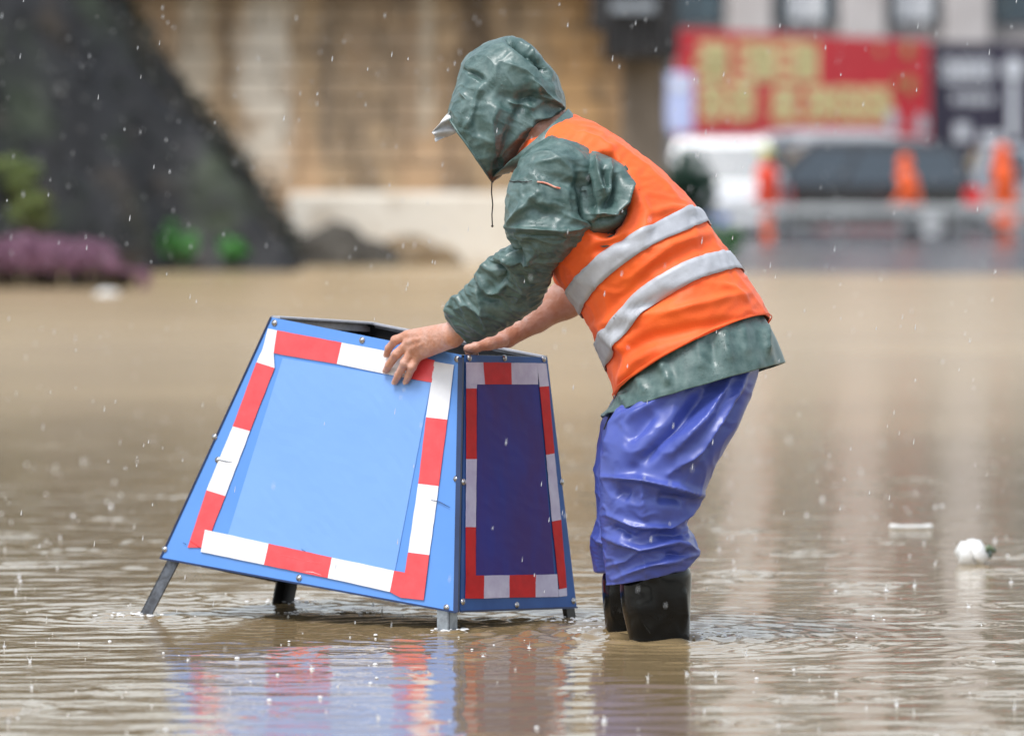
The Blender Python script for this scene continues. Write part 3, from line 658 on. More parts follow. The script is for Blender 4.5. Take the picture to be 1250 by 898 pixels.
shell('trouser_leg', TF, M['trouser'], worker, thick=.002, sub=1)['label'] = 'far blue waterproof trouser leg'
# --- boots
def boot(rows, lines, name_label):
    S = loft(rings_px(rows), 60, 72); S = crease(S, lines); S = cloth(S,1.012,1.0,it=40,k=.05,lo=-.006,hi=.004,seed=4,amp=.002,nsc=9)
    return S
bz = lambda rows: rows
bn = bz([(764,690,836,684,12.43,.072),(757,712,844,700,12.43,.076),(759,740,843,735,12.43,.074),(765,768,842,768,12.44,.070),(772,800,842,800,12.44,.062),(766,840,846,838,12.44,.055),(740,866,848,866,12.44,.055),(700,880,846,880,12.44,.052),(690,893,846,893,12.44,.050)])
o = shell('boot', boot(bn,[([(775,728),(786,760),(800,778)],.004,9),([(790,700),(800,730),(812,760)],-.003,10),([(835,715),(838,760)],.004,5)],''), M['boot'], worker, thick=.003, caps=(0,1), sub=1); o['label'] = 'near black rubber boot'
bf = bz([(742,688,800,690,12.64,.066),(735,705,795,705,12.64,.070),(736,735,790,735,12.65,.068),(739,765,786,765,12.66,.060),(742,790,786,795,12.66,.055),(730,830,792,830,12.66,.052),(700,855,794,857,12.66,.05),(672,868,792,868,12.66,.048),(665,878,792,880,12.66,.046)])
shell('boot', boot(bf,[([(745,715),(750,760)],.005,6)],''), M['boot'], worker, thick=.003, caps=(0,1), sub=1)['label'] = 'far black rubber boot'
LEGS += [(P(805,782,12.44)[0],12.42,.006),(P(755,772,12.64)[0],12.62,.006)]
# --- jacket body and vest share one trunk surface
trunk_rows = [(642,168,694,139,12.60,.09,0),(630,205,728,151,12.59,.15,3),(636,250,770,178,12.58,.195,8),(655,295,812,212,12.57,.205,14),(676,336,848,252,12.56,.205,18),(699,366,880,293,12.54,.20,22),(722,404,906,330,12.53,.195,25),(738,444,926,362,12.52,.20,26),(752,487,939,388,12.51,.205,24)]
CREASE = 2.0
S0 = loft(rings_px(trunk_rows), 90, 132)
vl = [([(865,285),(820,300),(770,340)],.006,9),([(880,300),(850,300),(800,325),(745,375)],-.005,10),([(800,385),(850,372),(905,360)],.007,8),([(745,440),(800,412),(860,398),(910,392)],-.006,9),([(725,400),(760,385),(800,380)],.006,8),([(790,262),(820,255),(850,262)],.006,8),([(775,235),(790,262),(785,290)],.007,6),([(720,310),(745,300),(775,292)],-.006,6),([(760,385),(790,372),(835,352)],-.006,7),([(730,395),(755,420),(770,430)],.007,6),([(870,345),(895,352),(915,372)],.005,7),([(700,160),(730,172),(755,190)],.006,7),([(735,300),(760,300),(800,270)],.005,8),([(760,470),(775,440),(800,425)],.006,8),([(735,165),(790,205),(835,250)],.004,10),([(752,400),(765,440),(757,476)],.006,7)]
S1 = cloth(crumple(crease(S0,vl),.0035,6,14), 1.05, 1.02, it=200, k=.010, bend=.16, lo=-.012, hi=.009, seed=12, amp=.004, nsc=6)
# armhole: the vest is open here, the gathered sleeve cloth fills it
_q = project(S1); _e = np.hypot((_q[...,0]-737)/29,(_q[...,1]-238)/47); _n = normals(S1)
S1 = S1-_n*(.055*np.clip((1.12-_e)/.14,0,1)**1*(_n[...,1]<0))[...,None]
VJ = lambda G,nrm,off: G+nrm*off
# jacket skirt below the vest
jr = [(728,408,900,336,12.53,.165,25),(744,446,918,368,12.52,.172,25),(752,480,936,393,12.51,.190,21),(744,498,949,418,12.51,.212,15),(733,508,958,443,12.51,.228,8)]
SJ = loft(rings_px(jr), 50, 132)
jl = [([(932,392),(936,436)],.012,4),([(905,395),(912,436)],.006,6),([(884,400),(890,446)],.007,6),([(868,402),(872,450)],-.006,5),([(850,410),(858,455)],.006,6),([(806,438),(820,474)],.010,4),([(776,458),(790,482)],.005,6),([(758,480),(765,494)],.005,5)]
vv = np.linspace(0,1,50)[:,None]*np.ones((1,132))
flut = np.sin(np.linspace(0,2*np.pi,132,endpoint=False)*17+1.3*np.sin(np.linspace(0,2*np.pi,132,endpoint=False)*5))[None,:]*.004*np.clip(vv-.35,0,1)
SJ = SJ+normals(SJ)*flut[...,None]; SJ = crease(SJ,jl)
SJ = cloth(SJ,1.02,1.02,it=60,k=.03,lo=-.010,hi=.008,seed=5,amp=.002)
shell('jacket_skirt', SJ, M['raincoat'], worker, thick=.0035, sub=1)
# jacket trunk under the vest (shows at the collar and armholes)
GT = S1-normals(S1)*.020
shell('jacket', GT[:76], M['raincoat'], worker, thick=.002)
o = shell('vest', S1[2:], M['vest'], worker, thick=.003, sub=1)
def band(name, vlo, vhi, u0, u1, off, m, parent, n=180, k=6, th=.0014, S=S1):
    """a strip sewn on the trunk surface; vlo/vhi give v for each u"""
    u = np.linspace(u0,u1,n); G = np.zeros((k,n,3)); Nr = normals(S)
    for i in range(k):
        w = i/(k-1); v_ = vlo(u)*(1-w)+vhi(u)*w; G[i] = ev(S,v_,u)+ev(Nr,v_,u)*off
    return shell(name, G, m, parent, closed=False, thick=th, flip=True)
def v_at(S, p, u):
    """v whose near-side surface point at turn u lies closest to photo pixel p"""
    vs = np.linspace(0,1,300); q = project(ev(S,vs,np.full(300,u))); return vs[np.argmin(np.linalg.norm(q-np.array(p),axis=1))]
def uv_at(p, S=S1):
    vs,us = np.meshgrid(np.linspace(0,1,160),np.linspace(.01,.49,160),indexing='ij'); q = project(ev(S,vs.ravel(),us.ravel()))
    i = np.argmin(np.linalg.norm(q-np.array(p,float),axis=1)); return us.ravel()[i],vs.ravel()[i]
def curve(pts):
    q = sorted(uv_at(p) for p in pts); us = np.array([a for a,_ in q]); vs = np.array([b for _,b in q])
    uu = np.r_[-.02,us,.52]; vv_ = np.r_[vs[0],vs,vs[-1]]
    # the far side mirrors the near one
    U = np.r_[uu, 1.04-uu[::-1]][:]; Vv = np.r_[vv_, vv_[::-1]]
    def f(u):
        u = np.asarray(u)%1; u2 = np.where(u>.5,1-u,u); return np.interp(u2,us,vs)
    def g(u):
        w = 0
        for d in (-.03,-.015,0,.015,.03): w = w+f(np.asarray(u)+d)
        return w/5
    return g
st1a = curve([(846,253),(820,260),(790,277),(760,292),(730,312),(712,328),(698,345)]); st1b = curve([(863,270),(838,282),(800,298),(770,316),(742,338),(722,360),(712,380)])
st2a = curve([(890,309),(868,310),(840,318),(810,334),(780,354),(760,372),(745,395)]); st2b = curve([(908,328),(880,333),(850,342),(822,356),(795,376),(770,400),(752,430)])
vestp = bpy.data.objects['vest']
band('reflective_strip', st1a, st1b, 0, 1, .0034, M['reflective'], vestp); band('reflective_strip', st2a, st2b, 0, 1, .0034, M['reflective'], vestp)
hem = lambda u: np.full(np.shape(u),.985)
band('hem_binding', lambda u: np.full(np.shape(u),.985), lambda u: np.full(np.shape(u),.997), 0, 1, .004, M['vest'], vestp)
# --- sleeves
CREASE = 1.5
sl = [(674,166,722,178,12.46,.05),(648,180,732,204,12.43,.078),(627,208,726,234,12.42,.086),(617,238,720,262,12.41,.085),(616,272,719,282,12.41,.083),(619,288,714,293,12.41,.083),(624,297,697,308,12.43,.085),(611,307,678,327,12.47,.078),(594,319,670,350,12.52,.075),(577,340,654,376,12.57,.07),(560,358,626,396,12.61,.066),(544,378,594,412,12.65,.056),(544,391,572,420,12.67,.040)]
S = loft(rings_px(sl), 160, 132)
slines = [([(618,277),(640,252),(655,235)],.014,5),([(618,278),(650,281),(690,283),(716,276)],.016,5),([(622,284),(660,288),(700,288)],-.010,6),([(690,262),(712,272),(720,280)],.010,6),([(640,240),(660,262),(690,262)],-.009,9),
  ([(650,200),(680,195),(700,192)],.006,8),([(660,215),(700,225),(722,228)],-.005,7),([(706,205),(712,240),(717,275)],-.010,6),
  ([(622,296),(636,318),(640,322)],-.016,5),([(612,306),(628,318),(640,322),(655,305)],.014,4),([(596,316),(615,335),(618,350)],-.014,5),([(613,306),(630,330),(640,355)],.010,5),([(580,336),(600,356),(612,352),(625,335)],.013,4),
  ([(578,341),(590,365),(620,372)],-.010,6),([(560,357),(545,385)],.008,4),([(595,318),(585,335),(600,352)],.007,5),([(660,330),(640,350),(625,375)],.006,6),([(577,345),(588,375),(592,400)],.009,5),([(552,380),(570,372),(600,385)],.006,5),([(620,300),(680,300),(712,292)],-.009,8)]
S = crumple(crease(S, slines),.0045,13,5)
t = np.linspace(0,1,160); exs = 1.04+.12*np.exp(-((t-.55)/.16)**2)+.12*np.exp(-((t-.88)/.12)**2)
SS = cloth(S, exs, 1.01, it=260, k=.006, bend=.10, lo=-.024, hi=.010, seed=21, amp=.005, nsc=13)
slv = shell('sleeve', SS, M['raincoat'], worker, thick=.0025, caps=(1,0), sub=1); slv['label'] = 'near sleeve, crumpled at the elbow and cuff'
# gathered cloth behind the shoulder, in the armhole of the vest
gr = [(716,184,740,189,12.44,.03),(704,200,763,204,12.42,.056),(702,225,771,231,12.405,.064),(702,250,771,253,12.405,.064),(704,272,758,276,12.41,.056),(714,287,734,289,12.43,.03)]
S = loft(rings_px(gr), 96, 120)
CREASE = 1.6
S = crease(S,[([(727,192),(733,218),(740,240)],.018,4),([(745,195),(748,225),(742,245)],.012,4),([(768,215),(760,245),(738,266)],.018,5),([(752,205),(752,235),(735,262)],-.020,6),([(712,208),(716,240),(722,262)],-.018,6),([(722,262),(745,258),(765,262)],.012,4),([(720,275),(745,268),(768,256)],-.012,5),([(735,205),(740,232)],-.014,4)])
SG = cloth(S,1.03,1.05,it=120,k=.02,bend=.14,lo=-.03,hi=.01,seed=31,amp=.004,nsc=20)
shell('sleeve_gather', SG, M['raincoat'], worker, thick=.002, caps=(1,1), sub=1)['label'] = 'pleated cloth bunched in the armhole of the vest'
CREASE = 1.5
# far sleeve, rolled above the elbow
fs = [(668,185,730,200,12.76,.06),(655,225,735,235,12.80,.085),(668,275,745,275,12.84,.08),(682,318,752,308,12.89,.07),(690,340,752,330,12.91,.062)]
shell('sleeve', cloth(loft(rings_px(fs),60,72),1.06,1,it=80,seed=6), M['raincoat'], worker, thick=.003, caps=(1,0), sub=1)['label'] = 'far sleeve pushed up above the elbow'
# red chest tab of the vest hanging in front of the far arm
vf = [(668,285,735,275,12.78,.05),(674,318,735,300,12.80,.05),(677,345,722,330,12.80,.045),(699,357,722,345,12.79,.03)]
shell('vest_front', cloth(loft(rings_px(vf),40,60),1.03,1,it=60,seed=9), M['vest'], worker, thick=.003, caps=(1,1))
# piping on the sleeve, cords
def on(S,p):
    q = project(S.reshape(-1,3)); d = np.linalg.norm(q-np.array(p),axis=1)+np.where(normals(S).reshape(-1,3)[:,1]<0,0,1e3); return S.reshape(-1,3)[np.argmin(d)]+np.array([0,-.004,0])
mb = MB(); mb.tube([on(SS,(x,221+ (x-618)*.02)) for x in range(620,656,6)],.0011,6); mb.build('seam', M['cord'], slv)
mb = MB(); mb.tube([on(SS,p) for p in ((655,221),(662,223),(669,225),(676,227),(684,229))],.0022,6); mb.build('piping', M['piping'], slv)
# --- hood
hr = [(546,141,601,223,12.60,.085,0,.9),(550,122,618,207,12.60,.100,0,.9),(559,98,640,184,12.61,.112,0,.9),(567,72,664,161,12.62,.115,0,.9),(583,58,687,139,12.62,.113,0,.9),(604,48,690,124,12.62,.105,0,.9),(625,44,685,108,12.62,.09,0,.9),(646,56,681,95,12.62,.075),(658,68,674,85,12.62,.04)]
S = loft(rings_px(hr), 140, 132)
S = crease(S,[([(568,86),(580,91),(591,98)],-.010,3),([(592,98),(582,118),(574,145),(566,160)],.008,4),([(620,46),(632,55),(644,63)],-.026,4),([(648,62),(660,74),(668,84)],-.012,3),([(618,122),(628,127),(650,130),(670,122)],.009,4),([(650,98),(660,108),(672,120),(690,132)],.012,3),([(622,50),(640,62),(660,78),(672,100)],-.012,5),([(626,46),(648,60),(664,78)],.012,4),([(610,75),(640,85),(665,105)],.006,10),([(600,110),(625,125),(645,118),(680,128)],-.010,10),([(690,132),(660,140),(630,165),(605,205)],.006,6),
  ([(680,134),(650,142),(640,158)],.012,4),([(612,120),(600,150),(604,190)],.010,9),([(585,105),(575,140),(590,180)],-.008,10),([(650,100),(660,118),(676,122)],.012,4),([(660,120),(640,125),(628,150)],-.010,6),([(560,110),(570,122),(562,150)],.006,6),([(625,150),(618,180),(605,212)],-.008,6)])
S = crumple(S,.0035,11,8)
SH = cloth(S, 1.035, 1.03, it=160, k=.012, bend=.14, lo=-.022, hi=.007, seed=44, amp=.0035, nsc=8)
hood = shell('hood', SH, M['raincoat'], worker, thick=.0028, caps=(0,1), sub=1)
mb = MB(); mb.tube([SH[1,j] for j in list(range(0,132))+[0]],.0028,6); mb.build('hood_hem', M['raincoat'], hood, smooth=True)
# hood collar down to the shoulders
cr_ = [(600,218,694,133,12.60,.12),(612,214,700,140,12.60,.13),(622,212,704,150,12.60,.135)]
shell('collar', cloth(loft(rings_px(cr_),16,96),1.03,1,it=40,seed=3,pin=1), M['raincoat'], worker, thick=.003)
mb = MB(); mb.tube([P(600.5,221,12.55),P(600,235,12.55),P(601.5,250,12.55),P(600.5,262,12.55),P(601,275,12.55)],.0016,6); mb.ball(P(601,276,12.55),.0028); mb.build('hood_cord', M['cord'], hood)
mb = MB(); mb.tube([P(757,478,12.5),P(748,500,12.45),P(742,512,12.45),P(737,524,12.45)],.0018,6); mb.build('waist_cord', M['cord'], worker)
# white visor of the cap under the hood
vg = np.zeros((12,14,3))
for i in range(12):
    for j in range(14):
        s,t_ = i/11,j/13
        edge0 = np.array([549,134])*(1-t_)+np.array([560,160])*t_; edge1 = np.array([527,160])*(1-t_)+np.array([532,173])*t_
        q = edge0*(1-s)+edge1*s; vg[i,j] = P(q[0]+.8*math.sin(t_*9+s*3),q[1]+.8*math.cos(t_*7),12.55+.02*t_+.007*math.sin(s*7+t_*11))
shell('cap_visor', vg, M['visor'], worker, closed=False, thick=.002, sub=1, flip=True)

# ================================================================== WATER, ROAD
def water():
    ys = np.concatenate([np.arange(9.3,15.2,.0135), np.geomspace(15.2,30,420)[1:]]); xs = np.arange(-2.75,2.75,.014)
    X,Y = np.meshgrid(xs,ys); xsc = np.maximum(1,Y/13.); X = X*xsc
    Z = rings_on_water(X,Y,water_height(X,Y)); fade = np.clip((2.72*xsc-abs(X))/.25,0,1)*np.clip((29.9-Y)/4,0,1)*np.clip((Y-9.3)/.3,0,1)
    Z = Z*fade
    V = np.stack([X,Y,Z],-1).reshape(-1,3); ny,nx = X.shape; Fs = grid_faces(ny,nx,False)
    # the rest of the flood: coarse sheet joined round the fine one
    o = len(V); bl,br,tl,tr_ = 0,nx-1,(ny-1)*nx,ny*nx-1
    ext = [(-320,-30),(320,-30),(320,640),(-320,640)]
    V = np.concatenate([V,[[x,y,0] for x,y in ext]]); Fl = Fs.tolist()
    bot = list(range(0,nx)); top = [(ny-1)*nx+i for i in range(nx)]; lef = [i*nx for i in range(ny)]; rig = [i*nx+nx-1 for i in range(ny)]
    for a,b in zip(bot[:-1],bot[1:]): Fl.append([a, o if a < nx/2 else o+1, b])
    Fl.append([bot[nx//2], o, o+1] if (nx//2) else [])
    for a,b in zip(top[:-1],top[1:]): Fl.append([a,b,o+3 if a-top[0] < nx/2 else o+2])
    Fl.append([top[(nx+1)//2], o+2, o+3])
    for a,b in zip(lef[:-1],lef[1:]): Fl.append([a,b,o if a < lef[-1]/2 else o+3])
    k = next(a for a in lef if a >= lef[-1]/2); Fl.append([k,o+3,o])
    for i,(a,b) in enumerate(zip(rig[:-1],rig[1:])): Fl.append([a,o+1 if i < ny/2 else o+2,b])
    Fl.append([rig[(ny+1)//2],o+1,o+2])
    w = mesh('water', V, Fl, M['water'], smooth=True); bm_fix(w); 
    if w.data.polygons[0].normal.z < 0: w.data.flip_normals()
    return tag(w, kind='structure')
water()
# road rising out of the flood on the right
rv = [(1.6,58,-.03),(12,56,-.03),(60,60,-.03),(60,140,.02),(2.2,140,.02),(2.6,76,.012)]
RX = np.linspace(0,1,30)
g = np.zeros((24,40,3))
for i in range(24):
    for j in range(40):
        Y = 53+87*(i/23)**1.6; x = 1.9+.4*(1-i/23)+58*(j/39)**2.2
        g[i,j] = (x, Y, -.02+.036*min(1,(Y-53)/9)+.004*mnoise.noise(Vector((x*.35,Y*.25,0)))*min(1,(Y-53)/6) - (.05 if j == 0 else 0))
tag(mesh('road', g.reshape(-1,3), grid_faces(24,40,False), M['asphalt'], smooth=True), kind='structure')

# splashes, bubbles and falling rain: nobody could count them
M['foam'] = mat('splash_white', (.85,.86,.86,1), (.7,.71,.72,1), rough=.25, scale=90, trans=.1)
M['rain'] = mat('rain_drop', (.85,.87,.9,1), (.8,.82,.85,1), rough=.1, trans=.35, ior=1.33)
r = np.random.default_rng(21); mb = MB()
def splash(x, y, s):
    z0 = 0; tall = r.random()*1.4
    for k in range(r.integers(3,6)):
        a = r.uniform(0,6.28); t = r.uniform(.2,.8)*s; h = r.uniform(.3,1.0)*s
        mb.tube([(x,y,z0-.001),(x+math.cos(a)*t*.5,y+math.sin(a)*t*.5,z0+h*.7),(x+math.cos(a)*t,y+math.sin(a)*t,z0+h)],[s*.09,s*.05,s*.025],5)
    mb.tube([(x,y,z0),(x+s*.1,y,z0+s*(.3+tall))],[s*.12,s*.03],5); mb.ball((x,y,.0005),s*r.uniform(.2,.45),9,3,(1.3,1.0,.5),top=True)
    for k in range(2): mb.ball((x+r.normal(0,s*.5),y+r.normal(0,s*.5),z0+s*r.uniform(.5,1.8)),s*.07,6,4)
for k in range(230):
    y = 9.7+13*r.random()**1.2; x = r.uniform(-1,1)*y*.095; splash(x,y,(.003+.009*r.random()**2)*(1+.03*(y-10)))
for k in range(60):
    y = 22+22*r.random(); x = r.uniform(-1,1)*y*.095; splash(x,y,r.uniform(.006,.013))
tag(mb.build('rain_splash', M['foam']), 'small white splashes where raindrops hit the brown floodwater', 'splash', kind='stuff')
mb = MB()
for k in range(300):
    y = 9.5+15*r.random()**1.3; x = r.uniform(-1,1)*y*.095; s = .0014+.0045*r.random()**2.2
    mb.ball((x,y,.001),s,8,3,(1,1,.7),top=True)
for (cx,cy,rad,n) in ((P(160,747,13.2)[0],13.1,.07,26),(P(345,736,13.5)[0],13.52,.08,26),(P(548,770,12.66)[0],12.66,.05,16),(P(715,760,13)[0],12.95,.09,34),(P(860,770,12.5)[0],12.55,.10,18),(P(720,765,12.7)[0],12.7,.06,14),(P(400,742,13.2)[0],13.2,.12,16)):
    for k in range(n):
        a = r.uniform(0,6.28); d = rad*r.uniform(.2,1); s = r.uniform(.002,.0055); mb.ball((cx+math.cos(a)*d*1.2,cy+math.sin(a)*d,.002),s,8,3,(1.4,1.2,.55),top=True)
tag(mb.build('water_bubble', M['foam'], smooth=True), 'white bubbles drifting on the brown floodwater', 'bubbles', kind='stuff')
mb = MB()
def drop(x,y,z,L_,w):
    dx,dz = L_*.12,L_
    mb.tube([(x,y,z),(x+dx*.3,y,z+dz*.3),(x+dx,y,z+dz)],[w*.35,w,w*.15],5)
for k in range(1300):
    y = 10.2+24*r.random()**1.1; hx = y*.094; x = r.uniform(-hx,hx); z = r.uniform(.05,CH+y*.034)
    drop(x,y,z,r.uniform(.005,.012)*(1+.02*y),r.uniform(.0005,.0010)*(1+.03*y))
tag(mb.build('rain', M['rain']), 'raindrops falling through the air around the worker', 'rain', kind='stuff')

# ================================================================== floating litter
M['litter'] = mat('litter_white', (.82,.82,.80,1), (.66,.67,.66,1), rough=.35, scale=25, bump=.002, bscale=60)
M['litter_green'] = mat('litter_green', (.06,.11,.09,1), (.16,.20,.07,1), rough=.4, scale=30)
p = P(1112,645,Yw(646)); mb = MB()
o = empty('foam_stick', (p[0],p[1],0), 'thin white stick with knobbed ends floating right of the worker', 'litter')
mb.tube([(p[0]-.062,p[1],.006),(p[0]-.056,p[1],.007),(p[0]-.03,p[1],.006),(p[0]+.03,p[1]+.004,.006),(p[0]+.056,p[1]+.006,.007),(p[0]+.062,p[1]+.006,.006)],[.004,.0085,.0055,.0055,.0085,.004],10); mb.build('shaft', M['litter'], o, smooth=True)
M['plastic_grey'] = mat('cap_grey', (.12,.16,.15,1), rough=.4)
y = Yw(688); p = P(1190,680,y); o = empty('crushed_bottle', (p[0],y,0), 'crumpled white plastic bottle with dark cap floating at the right', 'bottle')
mb = MB(); c = np.array([p[0]-.012,y,.022]); rr = [.012,.032,.040,.036,.041,.038,.030,.016,.012]; pts = [c+np.array([-.036+.0105*i,.004*math.sin(i*2),.004*math.sin(i*1.7)]) for i in range(9)]
mb.tube(pts,rr,16); bt = mb.build('bottle_body', M['litter'], o, smooth=True)
mb = MB(); mb.tube([c+np.array([.044,0,.006]),c+np.array([.054,.002,.006])],.0155,14); mb.build('bottle_cap', M['plastic_grey'], o, smooth=True)
mb = MB(); mb.tube([c+np.array([.030,-.01,.012]),c+np.array([.048,-.008,.020]),c+np.array([.066,-.006,.010])],[.006,.009,.005],10); mb.build('torn_label', M['litter_green'], o, smooth=True)
y = Yw(360); p = P(131,354,y); mb = MB(); rr=[.01,.03,.04,.036,.03,.01]; mb.tube([(p[0]-.10+.04*i,y+.01*i,.01) for i in range(6)],rr,10)
tag(mb.build('plastic_bag', M['litter'], smooth=True), 'white plastic bag washed up below the purple hedge', 'bag')

# ================================================================== STONE ABUTMENT
M['stone'] = mat('stone_tan', (.57,.41,.25,1), (.37,.26,.155,1), rough=.85, scale=3.2, bump=.02, bscale=9, space='World', detail=6)
def stain(m, col, axis_scale, lo, hi, amount):
    """lime and rust run-off down the wall"""
    nt=m.node_tree; N=nt.nodes; L=nt.links; b=N['Principled BSDF']; src=b.inputs['Base Color'].links[0].from_socket
    ge=N.new('ShaderNodeNewGeometry'); mp=N.new('ShaderNodeMapping'); mp.inputs['Scale'].default_value=axis_scale; L.new(ge.outputs['Position'],mp.inputs['Vector'])
    no=N.new('ShaderNodeTexNoise'); no.inputs['Scale'].default_value=1; no.inputs['Detail'].default_value=4; L.new(mp.outputs[0],no.inputs['Vector'])
    mr=N.new('ShaderNodeMapRange'); mr.inputs['From Min'].default_value=lo; mr.inputs['From Max'].default_value=hi; mr.inputs['To Max'].default_value=amount; L.new(no.outputs['Fac'],mr.inputs['Value'])
    mx=N.new('ShaderNodeMix'); mx.data_type='RGBA'; L.new(mr.outputs[0],mx.inputs[0]); L.new(src,mx.inputs[6]); mx.inputs[7].default_value=col; L.new(mx.outputs[2],b.inputs['Base Color'])
def streak(m, col, x0, w, z0, z1, amount):
    """one pale lime streak at a fixed place on the wall (world x, width, height range)"""
    nt=m.node_tree; N=nt.nodes; L=nt.links; b=N['Principled BSDF']; src=b.inputs['Base Color'].links[0].from_socket
    ge=N.new('ShaderNodeNewGeometry'); sp=N.new('ShaderNodeSeparateXYZ'); L.new(ge.outputs['Position'],sp.inputs[0])
    no=N.new('ShaderNodeTexNoise'); no.inputs['Scale'].default_value=2.2; no.inputs['Detail'].default_value=5; L.new(ge.outputs['Position'],no.inputs['Vector'])
    ad=N.new('ShaderNodeMath'); ad.operation='MULTIPLY_ADD'; L.new(no.outputs['Fac'],ad.inputs[0]); ad.inputs[1].default_value=w*1.6; L.new(sp.outputs[0],ad.inputs[2])
    su=N.new('ShaderNodeMath'); su.operation='SUBTRACT'; L.new(ad.outputs[0],su.inputs[0]); su.inputs[1].default_value=x0+w*.8
    ab=N.new('ShaderNodeMath'); ab.operation='ABSOLUTE'; L.new(su.outputs[0],ab.inputs[0])
    mr=N.new('ShaderNodeMapRange'); mr.interpolation_type='SMOOTHSTEP'; mr.inputs['From Min'].default_value=w; mr.inputs['From Max'].default_value=w*.3; mr.inputs['To Max'].default_value=amount; L.new(ab.outputs[0],mr.inputs['Value'])
    mz=N.new('ShaderNodeMapRange'); mz.interpolation_type='SMOOTHSTEP'; mz.inputs['From Min'].default_value=z0; mz.inputs['From Max'].default_value=z1; L.new(sp.outputs[2],mz.inputs['Value'])
    n2=N.new('ShaderNodeTexNoise'); n2.inputs['Scale'].default_value=3.5; L.new(ge.outputs['Position'],n2.inputs['Vector'])
    m2=N.new('ShaderNodeMapRange'); m2.inputs['From Min'].default_value=.28; m2.inputs['From Max'].default_value=.46; L.new(n2.outputs['Fac'],m2.inputs['Value'])
    mu=N.new('ShaderNodeMath'); mu.operation='MULTIPLY'; L.new(mr.outputs[0],mu.inputs[0]); L.new(mz.outputs[0],mu.inputs[1])
    mu2=N.new('ShaderNodeMath'); mu2.operation='MULTIPLY'; L.new(mu.outputs[0],mu2.inputs[0]); L.new(m2.outputs[0],mu2.inputs[1])
    mx=N.new('ShaderNodeMix'); mx.data_type='RGBA'; L.new(mu2.outputs[0],mx.inputs[0]); L.new(src,mx.inputs[6]); mx.inputs[7].default_value=col; L.new(mx.outputs[2],b.inputs['Base Color'])
WX = lambda px,Y: (px-W/2)/F*Y
WZ = lambda py,Y: CH-(py-HOR)/F*Y
stain(M['stone'], (.56,.37,.22,1), (1.1,1,.35), .5,.62,.8)
stain(M['stone'], (.20,.155,.11,1), (1.7,1,.5), .54,.66,.75)
streak(M['stone'], (.78,.70,.58,1), WX(325,65), .42, .6, 1.5, .95)
streak(M['stone'], (.70,.60,.46,1), WX(236,65), .26, 1.2, 1.9, .85)
streak(M['stone'], (.27,.21,.15,1), WX(470,65), .95, .8, 1.6, .65)
streak(M['stone'], (.20,.16,.12,1), WX(400,65), .10, .9, 1.3, .7)
streak(M['stone'], (.66,.58,.46,1), WX(520,65), .12, 1.0, 1.8, .6)
streak(M['stone'], (.22,.16,.11,1), WX(275,65), .10, 1.4, 2.2, .7)
streak(M['stone'], (.56,.35,.17,1), WX(705,65), .5, .9, 1.4, .9)
streak(M['stone'], (.11,.08,.055,1), WX(580,65), .30, 1.0, 1.7, .9)
M['joint'] = mat('mortar_dark', (.27,.20,.135,1), (.19,.14,.10,1), rough=.95, scale=4, space='World')
M['plinth'] = mat('plinth_limewash', (.74,.69,.60,1), (.52,.45,.36,1), rough=.8, scale=2.4, bump=.02, bscale=7, space='World', contrast=(.3,.5))
WY = 65.0; wx0, wx1 = -9.0, WX(815,WY)
wall = empty('stone_wall', ((wx0+wx1)/2,WY+.6,0), 'tan stone bridge abutment with pale lime streaks behind the worker', 'wall')
mb = MB(); mb.box((wx0,WY+.05,-.4),(wx1-.02,WY+1.6,5.6)); mb.build('wall_core', M['joint'], wall)
rr_ = random.Random(5)
meshes = []
for k in range(5):
    b = MB(); b.box((-.5,-.5,-.5),(.5,.5,.5),bev=.03); V = np.array(b.v); 
    for v_ in V: v_ += np.array([rr_.uniform(-.012,.012),rr_.uniform(-.02,.02),rr_.uniform(-.02,.02)])
    me = bpy.data.meshes.new('stone_block'); me.from_pydata(V.tolist(),[],b.f); me.materials.append(M['stone']); meshes.append(me)
z = -.12; row = 0; cnt = 0; rest = MB()
while z < 5.5:
    h = rr_.uniform(.19,.36); x = wx0+rr_.uniform(0,.4)
    while x < wx1-.12:
        w_ = min(rr_.uniform(.42,.8), wx1-x)
        if x+w_ > WX(100,WY) and z < 3.15 and not (z+h < .93 and x > WX(372,WY)):
            o = bpy.data.objects.new('stone_block', rr_.choice(meshes)); COL.objects.link(o); o.parent = wall; o.matrix_parent_inverse = parent_inv(wall)
            o.scale = (w_-.022,.16,h-.02); o.location = (x+w_/2,WY+.05-rr_.uniform(0,.035),z+h/2); cnt += 1
        else: rest.box((x+.01,WY-.02,z+.01),(x+w_-.01,WY+.06,z+h-.01))
        x += w_
    z += h
print('stones', cnt)
o = rest.build('stone_block', M['stone'], wall); tag(o, kind='stuff')
